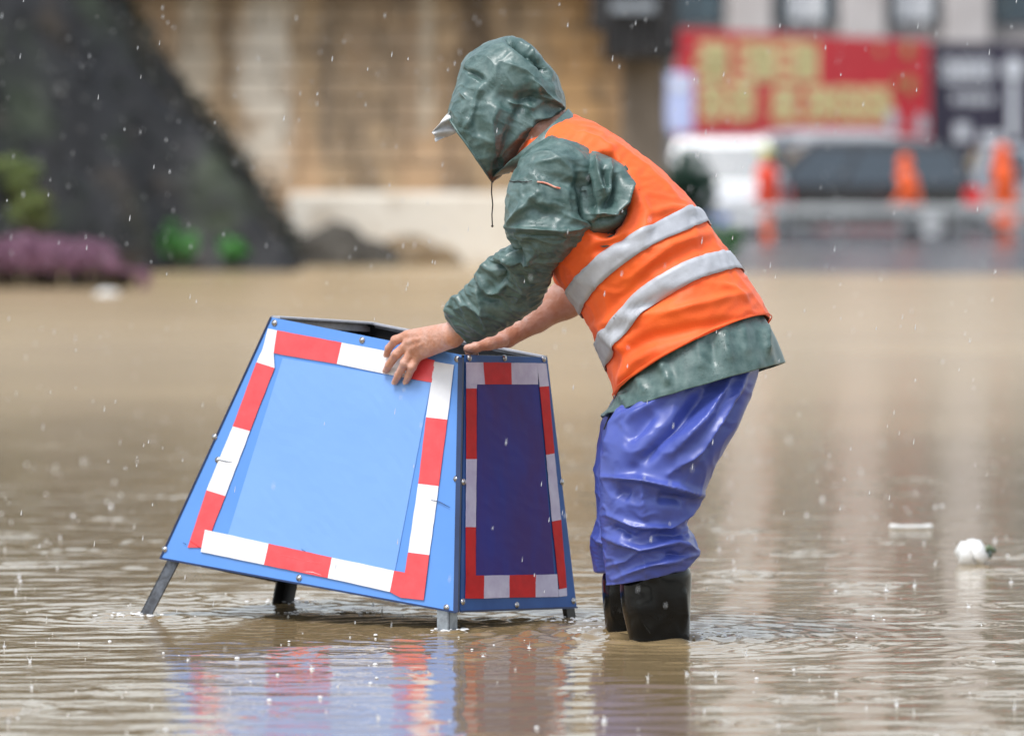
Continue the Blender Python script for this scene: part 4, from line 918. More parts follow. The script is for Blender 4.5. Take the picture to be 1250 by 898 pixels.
# pale plinth in front of the foot of the wall, dark low blocks before it
mb = MB(); mb.box((WX(352,64.4),64.35,-.3),(wx1-.35,WY-.04,WZ(235,64.4)),bev=.05); mb.build('plinth', M['plinth'], wall)
M['stone_dark'] = mat('stone_dark', (.085,.075,.06,1), (.045,.042,.036,1), rough=.85, scale=5, bump=.03, bscale=8, space='World')
M['stone_brown'] = mat('stone_brown', (.27,.185,.10,1), (.16,.12,.075,1), rough=.85, scale=5, bump=.03, bscale=8, space='World')
def rock(name, c, s, m, seed, label=None, cat='rock', group=None):
    import bmesh
    bm = bmesh.new(); bmesh.ops.create_icosphere(bm,subdivisions=4,radius=1)
    for v_ in bm.verts:
        n = 1+.28*mnoise.noise(v_.co*1.6+Vector((seed,0,0)))+.10*mnoise.noise(v_.co*5+Vector((seed,3,0))); v_.co = Vector((v_.co.x*s[0]*n,v_.co.y*s[1]*n,v_.co.z*s[2]*n))
    me = bpy.data.meshes.new(name); bm.to_mesh(me); bm.free(); me.materials.append(m)
    o = bpy.data.objects.new(name, me); COL.objects.link(o); o.location = c; return tag(o,label,cat,group)
rock('boulder',(WX(415,63.2),63.2,-.02),(.66,.35,.44),M['stone_dark'],1,'low dark boulder at the foot of the pale plinth, next to the slope')
rock('boulder',(WX(502,63.6),63.6,-.05),(.52,.3,.34),M['stone_brown'],4,'low brown boulder before the pale plinth, nearest to the worker')
# bridge deck edge beam and its dark bracket
M['pier'] = mat('pier_concrete', (.26,.215,.17,1), (.16,.13,.10,1), rough=.85, scale=2, bump=.01, bscale=10, stretch=(2,2,.5), space='World')
M['girder'] = mat('girder_dark', (.035,.035,.038,1), (.02,.02,.022,1), rough=.6, scale=3, space='World', bump=.01, bscale=5)
br = empty('bridge_girder', (0,64,3.2), 'dark bridge girder end jutting above the stone abutment at the top', 'bridge')
mb = MB(); mb.box((-11,64.4,3.22),(WX(842,64),66.8,4.7)); mb.build('deck_beam', M['girder'], br); mb = MB(); mb.box((-11,64.2,4.703),(WX(850,64),67,5.1)); mb.build('deck_edge', M['girder'], br); mb = MB(); mb.box((-11,64.3,5.103),(WX(848,64),64.55,6.3)); mb.build('parapet', M['pier'], br)
mb = MB(); mb.box((WX(738,63.4),63.3,2.28),(WX(828,63.4),64.6,3.215),bev=.06); mb.build('bearing', M['girder'], br); mb = MB(); mb.box((WX(722,63.4),63.5,2.62),(WX(738,63.4),64.4,3.213)); mb.build('bearing', M['girder'], br)
mb = MB(); mb.box((WX(745,63.2),63.15,2.80),(WX(800,63.2),63.29,2.92)); mb.build('flange', M['galv'], br)
for k in range(5): mb = MB(); mb.box((WX(742+k*17,63.2),63.2,2.3),(WX(742+k*17,63.2)+.03,63.29,3.2)); mb.build('stiffener', M['girder'], br)
# corner pier right of the wall
M['pier'] = mat('pier_concrete', (.26,.215,.17,1), (.16,.13,.10,1), rough=.85, scale=2, bump=.01, bscale=10, stretch=(2,2,.5), space='World')
mb = MB(); mb.box((WX(758,64.9),64.55,-.4),(WX(812,64.9),WY-.03,3.21),bev=.04); tag(mb.build('concrete_pier', M['pier']), 'greyish brown concrete pier at the right end of the stone abutment', 'pier')

# ================================================================== DARK SLOPE on the left
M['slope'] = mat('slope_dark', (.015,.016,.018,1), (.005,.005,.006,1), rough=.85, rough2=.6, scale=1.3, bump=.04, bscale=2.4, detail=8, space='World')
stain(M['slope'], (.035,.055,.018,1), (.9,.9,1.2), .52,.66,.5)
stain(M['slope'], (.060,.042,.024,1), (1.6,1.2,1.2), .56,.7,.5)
xs = np.linspace(-16,WX(372,62)+.1,150); ys = np.linspace(52,66.5,80); G = np.zeros((80,150,3))
for i,y in enumerate(ys):
    for j,x in enumerate(xs):
        foot = WX(372,62)-.12*(y-62)*.0; rise = (foot-x)*1.33
        front = (y-(59.2+ (0 if x > -3.5 else (x+3.5)*.75)))*1.55
        h = min(rise, front); n = mnoise.fractal(Vector((x*.9,y*.9,0)),1,2,4)
        b_ = max(-.5, min(h,7.5)); n2 = mnoise.noise(Vector((x*2.6,y*2.6,4)))
        G[i,j] = (x, y, b_+(.22*n+.12*n2)*(1 if b_ > .1 else .25))
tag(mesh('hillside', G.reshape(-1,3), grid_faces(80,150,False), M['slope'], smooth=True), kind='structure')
def surf_z(x,y):
    j = int(np.clip((x-xs[0])/(xs[1]-xs[0]),0,149)); i = int(np.clip((y-ys[0])/(ys[1]-ys[0]),0,79)); return G[i,j,2]
def leaves(name, pts, size, m, parent=None, seed=0, droop=.3, ratio=.45):
    r = np.random.default_rng(seed); n = len(pts); pts = np.asarray(pts,float)
    d = r.normal(0,1,(n,3)); d[:,2] = abs(d[:,2])*.6-droop*.3; d /= np.linalg.norm(d,axis=1,keepdims=True); e = np.cross(d,r.normal(0,1,(n,3))); e /= np.linalg.norm(e,axis=1,keepdims=True)
    s = size*r.uniform(.6,1.3,(n,1)); V = np.stack([pts-d*s*.5,pts+e*s*ratio*.5,pts+d*s*.5,pts-e*s*ratio*.5],1).reshape(-1,3)
    return mesh(name, V, np.arange(4*n).reshape(n,4), m, parent)
def leafmat(name, c1, c2): return mat(name, c1, c2, rough=.5, scale=9, contrast=(.3,.7), space='World')
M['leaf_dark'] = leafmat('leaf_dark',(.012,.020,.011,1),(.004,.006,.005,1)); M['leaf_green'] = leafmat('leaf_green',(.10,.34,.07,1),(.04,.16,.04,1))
M['leaf_lime'] = leafmat('leaf_lime',(.22,.27,.08,1),(.08,.12,.04,1)); M['leaf_purple'] = leafmat('leaf_purple',(.36,.18,.27,1),(.13,.06,.09,1)); M['leaf_teal'] = leafmat('leaf_teal',(.02,.085,.05,1),(.012,.04,.028,1))
M['stem'] = mat('stem_brown',(.06,.045,.03,1),rough=.8)
r = np.random.default_rng(2); pts = []
while len(pts) < 7000:
    x = r.uniform(-13,WX(366,62)); y = r.uniform(56,64.9); z = surf_z(x,y)
    if z > .02 and mnoise.noise(Vector((x*.7,y*.7,z*.7))) > -.12: pts.append((x,y-.02,z+r.uniform(0,.13)))
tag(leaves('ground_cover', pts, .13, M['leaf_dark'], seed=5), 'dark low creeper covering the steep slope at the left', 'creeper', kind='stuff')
def bush(name, cpx, Y, rad, n, m, label, cat, size, group=None, sd=0, z0=None, lumps=7):
    r = np.random.default_rng(sd+3); c = np.array([WX(cpx[0],Y),Y,WZ(cpx[1],Y)]); zb = 0 if z0 is None else z0
    root = empty(name, (c[0],Y,zb), label, cat, group); cs = [(c+r.normal(0,.50,3)*np.array(rad), r.uniform(.25,.65)) for _ in range(lumps)]+[(c,.6)]
    mb = MB()
    for k in range(4+lumps//2):
        q = cs[k%len(cs)][0]; b0 = np.array([c[0]+r.normal(0,rad[0]*.25),Y+r.normal(0,.03),zb-.05]); mb.tube([b0,(b0+q)/2+r.normal(0,.03,3),q],[.014,.010,.004],6)
    mb.build('stem', M['stem'], root)
    P_ = []
    for k in range(n):
        q,s = cs[r.integers(len(cs))]; d = r.normal(0,1,3); d /= np.linalg.norm(d); P_.append(q+d*np.array(rad)*s*r.uniform(.55,1.05))
    leaves('foliage', P_, size, m, root, seed=sd); return root
bush('leafy_weed',(217,297),59.3,(.17,.14,.22),900,M['leaf_green'],'bright green weed at the foot of the dark slope, left of the other green weed','weed',.07,sd=1)
bush('leafy_weed',(286,303),59.3,(.19,.15,.17),1100,M['leaf_green'],'round vivid green weed at the foot of the dark slope, nearest the plinth','weed',.07,sd=2)
bush('yellow_shrub',(22,212),58.4,(.26,.2,.17),1100,M['leaf_lime'],'yellow-green tuft on the slope, upper one at the left edge','shrub',.08,sd=3,z0=.5)
bush('yellow_shrub',(45,245),57.6,(.24,.2,.13),900,M['leaf_lime'],'yellow-green tuft on the slope, just above the purple hedge','shrub',.08,sd=4,z0=.3)
bush('dark_shrub',(25,95),60.5,(.22,.2,.14),600,M['leaf_green'],'small green tuft high on the slope at the top left','shrub',.07,sd=5,z0=2.0)
# purple hedge
root = empty('purple_hedge', (WX(80,50.8),50.8,0), 'low purple-leaved hedge standing in the flood at the far left', 'hedge')
r = np.random.default_rng(9); P_ = []; mb = MB()
hx0,hx1 = WX(-190,50.8),WX(176,50.8)
for k in range(15000):
    x = r.uniform(hx0,hx1); t_ = (hx1-x); top = .44*min(1,(t_/.35)**.5) + .09*mnoise.noise(Vector((x*2.2,1,0)))+.05*mnoise.noise(Vector((x*7,5,0))) - .10*max(0,1-t_/.9)
    a = r.uniform(0,math.pi); rad_ = r.uniform(.72,1.03); y = 51+ .55*math.cos(a)*rad_; z = .15+(top-.15)*math.sin(a)**.7*rad_
    P_.append((x,y,z))
leaves('foliage', P_, .055, M['leaf_purple'], root, seed=3)
for k in range(260):
    x = r.uniform(hx0+.1,hx1-.12); y = 50.75+r.normal(0,.12); mb.tube([(x,y,-.1),(x+r.normal(0,.03),y,.16),(x+r.normal(0,.07),y,.30)],[.014,.011,.006],5)
mb.build('stem', M['stem'], root)

# ================================================================== street behind, on the right
M['paint_red'] = mat('hoarding_red', (.80,.022,.038,1), (.72,.02,.034,1), rough=.45, scale=1.5, space='World')
M['paint_navy'] = mat('hoarding_navy', (.032,.025,.05,1), (.025,.02,.04,1), rough=.45, scale=1.5, space='World')
M['print_yellow'] = mat('print_yellow', (1,.86,.42,1), (.97,.80,.36,1), rough=.5, scale=4)
M['print_white'] = mat('print_white', (.74,.76,.78,1), (.62,.64,.68,1), rough=.5, scale=4)
M['print_gold'] = mat('print_gold', (.60,.40,.14,1), rough=.5)
M['print_mauve'] = mat('print_mauve', (.35,.32,.50,1), rough=.5)
M['post'] = mat('post_grey', (.25,.26,.27,1), rough=.5)
HA, HB = np.array([WX(828,105),105.0]), np.array([WX(1135,112),112.0])
def on_board(A, B, px):      # point on the board's line seen in column px
    k = (px-W/2)/F; d = B-A; t = (k*A[1]-A[0])/(d[0]-k*d[1]); return A+d*t
def board(name, A, B, ztA, ztB, zb, m, label, cat):
    root = empty(name, (float((A+B)[0]/2),float((A+B)[1]/2),0), label, cat)
    t = np.array([B[1]-A[1],-(B[0]-A[0])]); t /= np.linalg.norm(t); q = []
    n = 8
    for k in range(n):
        a = A+(B-A)*k/n; b = A+(B-A)*(k+1)/n-(B-A)/np.linalg.norm(B-A)*.012; za,zb_ = ztA+(ztB-ztA)*k/n, ztA+(ztB-ztA)*(k+1)/n; V = []
        for off in (0,-.04):
            for (p_,z_) in ((a,zb),(b,zb),(b,zb_),(a,za)): V.append((p_[0]+t[0]*off,p_[1]+t[1]*off,z_))
        ob = mesh('hoarding_sheet', V, [(0,1,2,3),(7,6,5,4),(0,4,5,1),(1,5,6,2),(2,6,7,3),(3,7,4,0)], m, root); bm_fix(ob)
    for k in range(n+1):
        a = A+(B-A)*k/n-t*.10; mb = MB(); mb.bar((a[0],a[1],-.4),(a[0],a[1],min(ztA,ztB)-.05),.07,.07,up=(0,1,0)); mb.build('post', M['post'], root)
    return root, t
hb, tn = board('hoarding', HA, HB, WZ(36,105), WZ(50,112), -.3, M['paint_red'], 'long red hoarding with blurred yellow lettering behind the parked vehicles', 'hoarding')
def glyph(mb, A, B, t, px0, px1, py0, py1, seed, dens=1):
    """one square character made of strokes, printed on the board"""
    r = random.Random(seed); a = on_board(A,B,px0); b = on_board(A,B,px1); z1,z0 = WZ(py0,a[1]),WZ(py1,a[1]); d = b-a; o = t*.012
    def st(u0,u1,v0,v1):
        V = []
        for off in (0,.01):
            for (u,v_) in ((u0,v0),(u1,v0),(u1,v1),(u0,v1)): p_ = a+d*u; V.append((p_[0]+t[0]*off,p_[1]+t[1]*off,z0+(z1-z0)*v_))
        mb.add(V,[(0,1,2,3),(7,6,5,4),(0,4,5,1),(1,5,6,2),(2,6,7,3),(3,7,4,0)])
    w = .23
    rows = [.0,.40,.82]; [st(r.choice([0,.04,.1]),r.choice([.95,.9,1]),q,q+w) for q in rows]
    cols = r.sample([.0,.2,.42,.64,.83],3)
    for q in cols: st(q,q+w,r.choice([0,.16]),r.choice([.82,1]))
    if r.random() < .5: st(.25,.75,.62,.74)
for q in [(848+k*50.5,894+k*50.5,53,99,k) for k in range(3)]+[(850+k*36,883+k*36,104,146,10+k) for k in range(2)]+[(941+k*38,975+k*38,108,148,20+k) for k in range(4)]:
    mb = MB(); glyph(mb,HA,HB,tn,*q); mb.build('printed_character', M['print_yellow'], hb)
def disc(mb, A, B, t, px, py, rpx, n=14):
    a = on_board(A,B,px); z = WZ(py,a[1]); r_ = rpx/F*a[1]; d = (B-A)/np.linalg.norm(B-A); V = []
    for off in (.012,.024):
        for k in range(n): c_,s_ = math.cos(2*math.pi*k/n)*r_,math.sin(2*math.pi*k/n)*r_; V.append((a[0]+d[0]*c_+t[0]*off,a[1]+d[1]*c_+t[1]*off,z+s_))
    mb.add(V,[tuple(range(n)),tuple(range(2*n-1,n-1,-1))]+[(k,(k+1)%n,n+(k+1)%n,n+k) for k in range(n)])
for q in ((1107,62,10),(1109,104,11),(1073,62,6),(1094,100,6)): mb = MB(); disc(mb,HA,HB,tn,*q); mb.build('emblem', M['print_gold'], hb)
for q in ((1088,148,14),(1123,152,13)): mb = MB(); disc(mb,HA,HB,tn,*q); mb.build('emblem', M['print_white'], hb)
NA, NB = np.array([WX(1137,112.2),112.2]), np.array([WX(1420,114),114.0])
nb, tn2 = board('hoarding', NA, NB, WZ(52,112.2), WZ(56,114), -.3, M['paint_navy'], 'dark navy hoarding with white lettering at the right edge, next to the red hoarding', 'hoarding')
for q in [(1149+k*21,1168+k*21,74,100,40+k) for k in range(3)]+[(1162+k*13,1173+k*13,115,127,50+k) for k in range(4)]:
    mb = MB(); glyph(mb,NA,NB,tn2,*q); mb.build('printed_character', M['print_white'], nb)
mb = MB(); disc(mb,NA,NB,tn2,1236,84,14); mb.build('emblem', M['print_white'], nb)
a_ = on_board(NA,NB,1226); b_ = on_board(NA,NB,1243)
for (p0,p1,y0,y1) in ((1230,1241,100,170),(1165,1182,150,172),(1195,1222,162,176)):
    a_,b_ = on_board(NA,NB,p0),on_board(NA,NB,p1); z1,z0 = WZ(y0,a_[1]),WZ(y1,a_[1]); V = []
    for off in (.014,.026):
        for (p_,z_) in ((a_,z0),(b_,z0),(b_,z1),(a_,z1)): V.append((p_[0]+tn2[0]*off,p_[1]+tn2[1]*off,z_))
    mb = MB(); mb.add(V,[(0,1,2,3),(7,6,5,4),(0,4,5,1),(1,5,6,2),(2,6,7,3),(3,7,4,0)]); mb.build('emblem', M['print_white'], nb)
# pale blue sign left of the red hoarding
M['sign_blue'] = mat('sign_pale_blue', (.42,.50,.80,1), (.5,.55,.78,1), rough=.4, scale=6)
ys_ = 100; sg = empty('street_sign', (WX(828,ys_),ys_,0), 'pale blue upright sign board left of the red hoarding', 'sign')
mb = MB(); mb.box((WX(812,ys_),ys_,WZ(162,ys_)),(WX(846,ys_),ys_+.08,WZ(90,ys_)),bev=.02); mb.build('sign_panel', M['sign_blue'], sg)
mb = MB(); mb.box((WX(820,ys_),ys_-.02,WZ(110,ys_)),(WX(838,ys_),ys_-.002,WZ(98,ys_))); mb.build('lettering', M['print_white'], sg)
for s in (817,841): mb = MB(); mb.box((WX(s,ys_)-.03,ys_+.085,-.4),(WX(s,ys_)+.03,ys_+.14,WZ(92,ys_))); mb.build('post', M['post'], sg)
bush('green_bush',(842,235),78,(.30,.3,.62),2600,M['leaf_teal'],'dark green bush behind the back of the worker','bush',.11,sd=12,lumps=8,z0=0)
bush('low_bush',(886,288),70,(.20,.2,.16),700,M['leaf_green'],'small low green plant right below the dark green bush','bush',.07,sd=14,z0=0)

# building
M['facade'] = mat('facade_stone', (.50,.47,.46,1), (.42,.39,.38,1), rough=.8, scale=1.2, space='World')
M['glass_dark'] = mat('window_glass', (.02,.05,.075,1), (.03,.07,.10,1), rough=.06, spec=.7, scale=.6, space='World')
M['frame_dark'] = mat('window_frame', (.05,.07,.09,1), rough=.4)
BY = 125.0; bd = empty('office_building', (8,BY+6,0), 'pale stone building with tall dark blue windows behind the hoardings', 'building')
bx0 = WX(760,BY); mb = MB(); mb.box((bx0,BY+.75,-.4),(24,BY+12,16)); mb.build('wall', M['facade'], bd)
cols = [WX(p_,BY) for p_ in (776,915,1053,1180,1318,1455,1590)]
for c_ in cols:
    mb = MB(); mb.box((c_-.50,BY,-.4),(c_+.50,BY+.74,15.9),bev=.04); mb.build('column', M['facade'], bd)
for i in range(len(cols)-1):
    for z_ in (.6,4.3,8.0,11.7):
        x0,x1 = cols[i]+.56,cols[i+1]-.56; z1 = z_+3.1
        mb = MB(); t_ = .09
        mb.box((x0,BY+.60,z_),(x0+t_,BY+.74,z1)); mb.box((x1-t_,BY+.60,z_),(x1,BY+.74,z1)); mb.box((x0+t_,BY+.60,z1-t_),(x1-t_,BY+.74,z1)); mb.box((x0+t_,BY+.60,z_),(x1-t_,BY+.74,z_+t_))
        xm = (x0+x1)/2; mb.box((xm-.04,BY+.605,z_+t_),(xm+.04,BY+.735,z1-t_)); w_ = mb.build('window', M['frame_dark'], bd)
        for (a,b) in ((x0+t_,xm-.04),(xm+.04,x1-t_)): m2 = MB(); m2.box((a,BY+.66,z_+t_),(b,BY+.68,z1-t_)); m2.build('pane', M['glass_dark'], w_)
        if i in (1,2) and z_ == 4.3:
            m2 = MB(); m2.box((xm-.35,BY+.63,z_+.05),(xm+.38,BY+.65,z_+.85)); m2.build('pane_patch', M['print_white'], w_)  # pale rectangle just in front of the pane

# guard rail
GY = 80.0; gr_ = empty('guard_rail', (WX(1080,GY),GY,0), 'pale metal guard rail standing in the water before the parked vehicles', 'guard rail')
M['rail'] = mat('rail_pale', (.50,.52,.52,1), (.36,.38,.39,1), rough=.45, scale=2, space='World')
for (z_,h_) in ((.44,.13),(.26,.05)):
    mb = MB(); x0,x1 = WX(868,GY),WX(1420,GY)
    poly = [(GY,z_),(GY-.03,z_+h_*.25),(GY,z_+h_*.5),(GY-.03,z_+h_*.75),(GY,z_+h_),(GY+.02,z_+h_),(GY+.02,z_)]
    mb.prism(poly,0,x0,x1); mb.build('rail', M['rail'], gr_)
for k in range(8): x = WX(872,GY)+k*.88; mb = MB(); mb.box((x-.04,GY+.022,-.3),(x+.04,GY+.09,.60)); mb.build('post', M['post'], gr_)

# ---- vehicles
M['car_black'] = mat('car_paint_black', (.012,.013,.016,1), rough=.2, coat=.8, coat_rough=.08); M['car_white'] = mat('car_paint_white', (.62,.63,.65,1), rough=.3, coat=.6, coat_rough=.05)
M['car_silver'] = mat('car_paint_silver', (.42,.44,.47,1), rough=.3, metal=.4, coat=.6, coat_rough=.05)
M['car_glass'] = mat('car_glass', (.075,.095,.115,1), rough=.12, spec=.35); M['tyre'] = mat('tyre', (.015,.015,.016,1), rough=.8); M['rim'] = mat('rim_alloy', (.6,.61,.63,1), rough=.3, metal=.6)
M['lamp_red'] = mat('lamp_red', (.75,.02,.02,1), rough=.2); M['lamp_clear'] = mat('lamp_clear', (.8,.82,.85,1), rough=.1); M['plastic'] = mat('plastic_black', (.02,.02,.022,1), rough=.6); M['plate'] = mat('number_plate', (.10,.22,.6,1), rough=.4)
def car(name, L_, wd, hgt, paint, label, cat, van=False, roof=None):
    """x along the car (front at +x), origin at ground under the middle"""
    root = bpy.data.objects.new(name, None); COL.objects.link(root); tag(root,label,cat)
    belt = hgt*.56; h2 = L_/2
    if van: low = [(-h2,.30),(-h2-.02,.6),(-h2,belt),(h2-.75,belt+.02),(h2-.12,belt-.18),(h2,.65),(h2-.02,.28)]; gh = [(-h2+.02,belt),(-h2+.10,hgt-.03),(-h2+.3,hgt),(h2-1.5,hgt),(h2-1.25,hgt-.06),(h2-.72,belt)]
    else: low = [(-h2,.32),(-h2-.03,.62),(-h2+.03,belt),(h2-1.35,belt+.02),(h2-.25,belt-.14),(h2-.02,belt-.32),(h2,.32)]; gh = [(-h2+.05,belt),(-h2+.30,hgt-.06),(-h2+.7,hgt),(h2-2.2,hgt-.01),(h2-1.9,hgt-.07),(h2-1.28,belt)]
    def dens(poly, arches=None):
        out = []
        for i in range(len(poly)):
            a,b = np.array(poly[i]),np.array(poly[(i+1)%len(poly)]); n = max(1,int(np.linalg.norm(b-a)/.16))
            out += [tuple(a+(b-a)*k/n) for k in range(n)]
        return out
    wr_ = hgt*.2; wx = (h2-.85,-h2+.80)
    poly = dens(low[:-1]+[low[-1]])
    # lower edge with wheel arches
    n_low = [(x,z) for (x,z) in poly]
    body_p = []
    upper = [low[i] for i in range(len(low))]
    bottom = []
    for cx in wx:
        for k in range(9): a = math.pi*k/8; bottom.append((cx+(wr_+.07)*math.cos(a), .30+(wr_+.05)*math.sin(a)))
    body_p = dens(upper)[:-1]; body_p = [p_ for p_ in body_p if not (abs(p_[1]-.3) < .03 and abs(p_[0]) < h2-.1)]+bottom
    st = [(-1,.94,.03),(-.97,.985,.01),(-.86,1,0),(.86,1,0),(.97,.985,.01),(1,.94,.03)]
    cx0 = 0; V = []; n = len(body_p)
    for (s,k,ins_) in st:
        for (x,z_) in body_p: V.append((x*k if abs(x)>h2*.8 else x, s*wd/2, z_-(ins_ if z_>belt-.05 else -ins_)))
    Fs = [(i*n+j,i*n+(j+1)%n,(i+1)*n+(j+1)%n,(i+1)*n+j) for i in range(5) for j in range(n)]+[tuple(range(n))[::-1],tuple(5*n+j for j in range(n))]
    ob = mesh('body', V, Fs, M[paint], root, auto=35); bm_fix(ob)
    # greenhouse: roof and pillars in paint, glass set in
    tum = .86; n = len(gh); V = []
    def gpt(x,z_,s): f = 1-(1-tum)*max(0,(z_-belt))/(hgt-belt); return (x,s*wd/2*f*.97,z_)
    for s in (-1,1): V += [gpt(x,z_,s) for (x,z_) in gh]
    Fs = [(j,(j+1)%n,n+(j+1)%n,n+j) for j in range(n)]+[tuple(range(n))[::-1],tuple(range(n,2*n))]
    ob = mesh('roof', V, Fs, M[roof or paint], root); bm_fix(ob)
    zb,zt = belt+.05,hgt-.12; nwin = 3 if not van else 2
    def xl(z_): return np.interp(z_,[gh[0][1],gh[1][1]],[gh[0][0],gh[1][0]])+.12
    def xr(z_): return np.interp(z_,[gh[5][1],gh[4][1]],[gh[5][0],gh[4][0]])-.12
    for s in (-1,1):
        for k in range(nwin):
            V = []
            for off in (0,.012):
                for (t_,z_) in ((k/nwin+.02,zb),((k+1)/nwin-.02,zb),((k+1)/nwin-.02,zt),(k/nwin+.02,zt)):
                    x = xl(z_)+(xr(z_)-xl(z_))*t_; q = gpt(x,z_,s); V.append((q[0],q[1]+s*off,q[2]))
            ob = mesh('side_window', V, [(0,1,2,3),(7,6,5,4),(0,4,5,1),(1,5,6,2),(2,6,7,3),(3,7,4,0)], M['car_glass'], root); bm_fix(ob)
        for k in range(1,nwin): 
            x = xl(zb)+(xr(zb)-xl(zb))*k/nwin; mb = MB(); q = gpt(x,belt-.08,s); mb.box((x+.10,q[1]-.01,belt-.11),(x+.28,q[1]+.02 if s>0 else q[1]+.01,belt-.075)); ob = mb.build('door_handle', M['plastic'], root); ob.location.y = s*.02
        mb = MB(); q = gpt(xr(zb)+.05,zb+.06,s); mb.box((q[0]-.08,q[1]+(0 if s>0 else -.2),q[2]-.06),(q[0]+.06,q[1]+(.2 if s>0 else 0),q[2]+.1),bev=.03); mb.build('wing_mirror', M[paint], root)
    for nm,(i0,i1),sg_ in (('windscreen',(5,4),1),('rear_window',(0,1),-1)):
        V = []
        for off in (.004,.016):
            for (t_,s) in ((.1,-.88),(.1,.88),(.9,.88),(.9,-.88)):
                x = gh[i0][0]+(gh[i1][0]-gh[i0][0])*t_; z_ = gh[i0][1]+(gh[i1][1]-gh[i0][1])*t_; q = gpt(x,z_,s); V.append((q[0]+sg_*off,q[1],q[2]+off*.5))
        ob = mesh(nm, V, [(0,1,2,3),(7,6,5,4),(0,4,5,1),(1,5,6,2),(2,6,7,3),(3,7,4,0)], M['car_glass'], root); bm_fix(ob)
    for cx in wx:
        for s in (-1,1):
            mb = MB(); y0 = s*(wd/2-.20); y1 = s*(wd/2-.01); rr = [wr_*.93,wr_,wr_,wr_*.93]; mb.tube([(cx,y0,wr_),(cx,y0+(y1-y0)*.15,wr_),(cx,y0+(y1-y0)*.85,wr_),(cx,y1,wr_)],rr,24); w_ = mb.build('wheel', M['tyre'], root, auto=40)
            mb = MB(); mb.tube([(cx,y1,wr_),(cx,y1+s*.012,wr_)],wr_*.62,20); mb.build('rim', M['rim'], w_)
    for s in (-1,1):
        mb = MB(); mb.box((h2-.16,s*wd*.42-.16,belt-.42),(h2+.012,s*wd*.42+.10,belt-.27),bev=.03); mb.build('headlight', M['lamp_clear'], root)
        mb = MB(); mb.box((-h2-.05,s*wd*.43-.10,belt-.34),(-h2+.26,s*wd*.43+.15,belt-.02),bev=.03); mb.build('tail_light', M['lamp_red'], root)
    for s in (-1,1):
        mb = MB(); x_ = s*(h2-.03); mb.box((x_-.08,-wd*.46,.30),(x_+.08,wd*.46,.50),bev=.04); mb.build('bumper', M['plastic' if paint!='car_white' else paint], root)
        mb = MB(); mb.box((s*(h2+.055)-.006,-.22,.42),(s*(h2+.055)+.006,.22,.53)); mb.build('number_plate', M['plate'], root)
    mb = MB(); mb.box((h2-.03,-.5,belt-.40),(h2+.02,.5,belt-.28)); mb.build('grille', M['plastic'], root)
    return root
c = car('parked_suv',4.75,1.85,1.64,'car_black','black SUV with pale roof parked sideways behind the guard rail','car',roof='car_black'); c.location = (WX(1012,90),90,-.12); c.rotation_euler.z = R(183)
for s in (-1,1):
    mb = MB(); mb.tube([(-1.65,s*.62,1.62),(-1.5,s*.62,1.70),(.4,s*.62,1.70),(.58,s*.62,1.61)],.03,8); ob = mb.build('roof_rail', M['rim']); ob.parent = c
mb = MB(); mb.box((-1.45,-.60,1.625),(.35,.60,1.69),bev=.02); ob = mb.build('roof_panel', M['car_silver']); ob.parent = c
c = car('parked_van',4.3,1.72,1.74,'car_white','white van parked nose-on behind the dark bush','van',van=True); c.location = (WX(893,88),90.2,-.15); c.rotation_euler.z = R(-97)
bpy.data.objects['parked_suv'].location.y = 94; bpy.data.objects['parked_suv'].location.x = WX(1012,94)
c = car('parked_car',4.5,1.78,1.60,'car_silver','silver car parked at the right edge behind the standing worker','car'); c.location = (WX(1338,96),96.5,-.1); c.rotation_euler.z = R(2)
c = car('parked_car',4.4,1.82,1.88,'car_white','tall white car whose roof shows above the black SUV','car'); c.location = (WX(1068,99),100,-.1); c.rotation_euler.z = R(4)

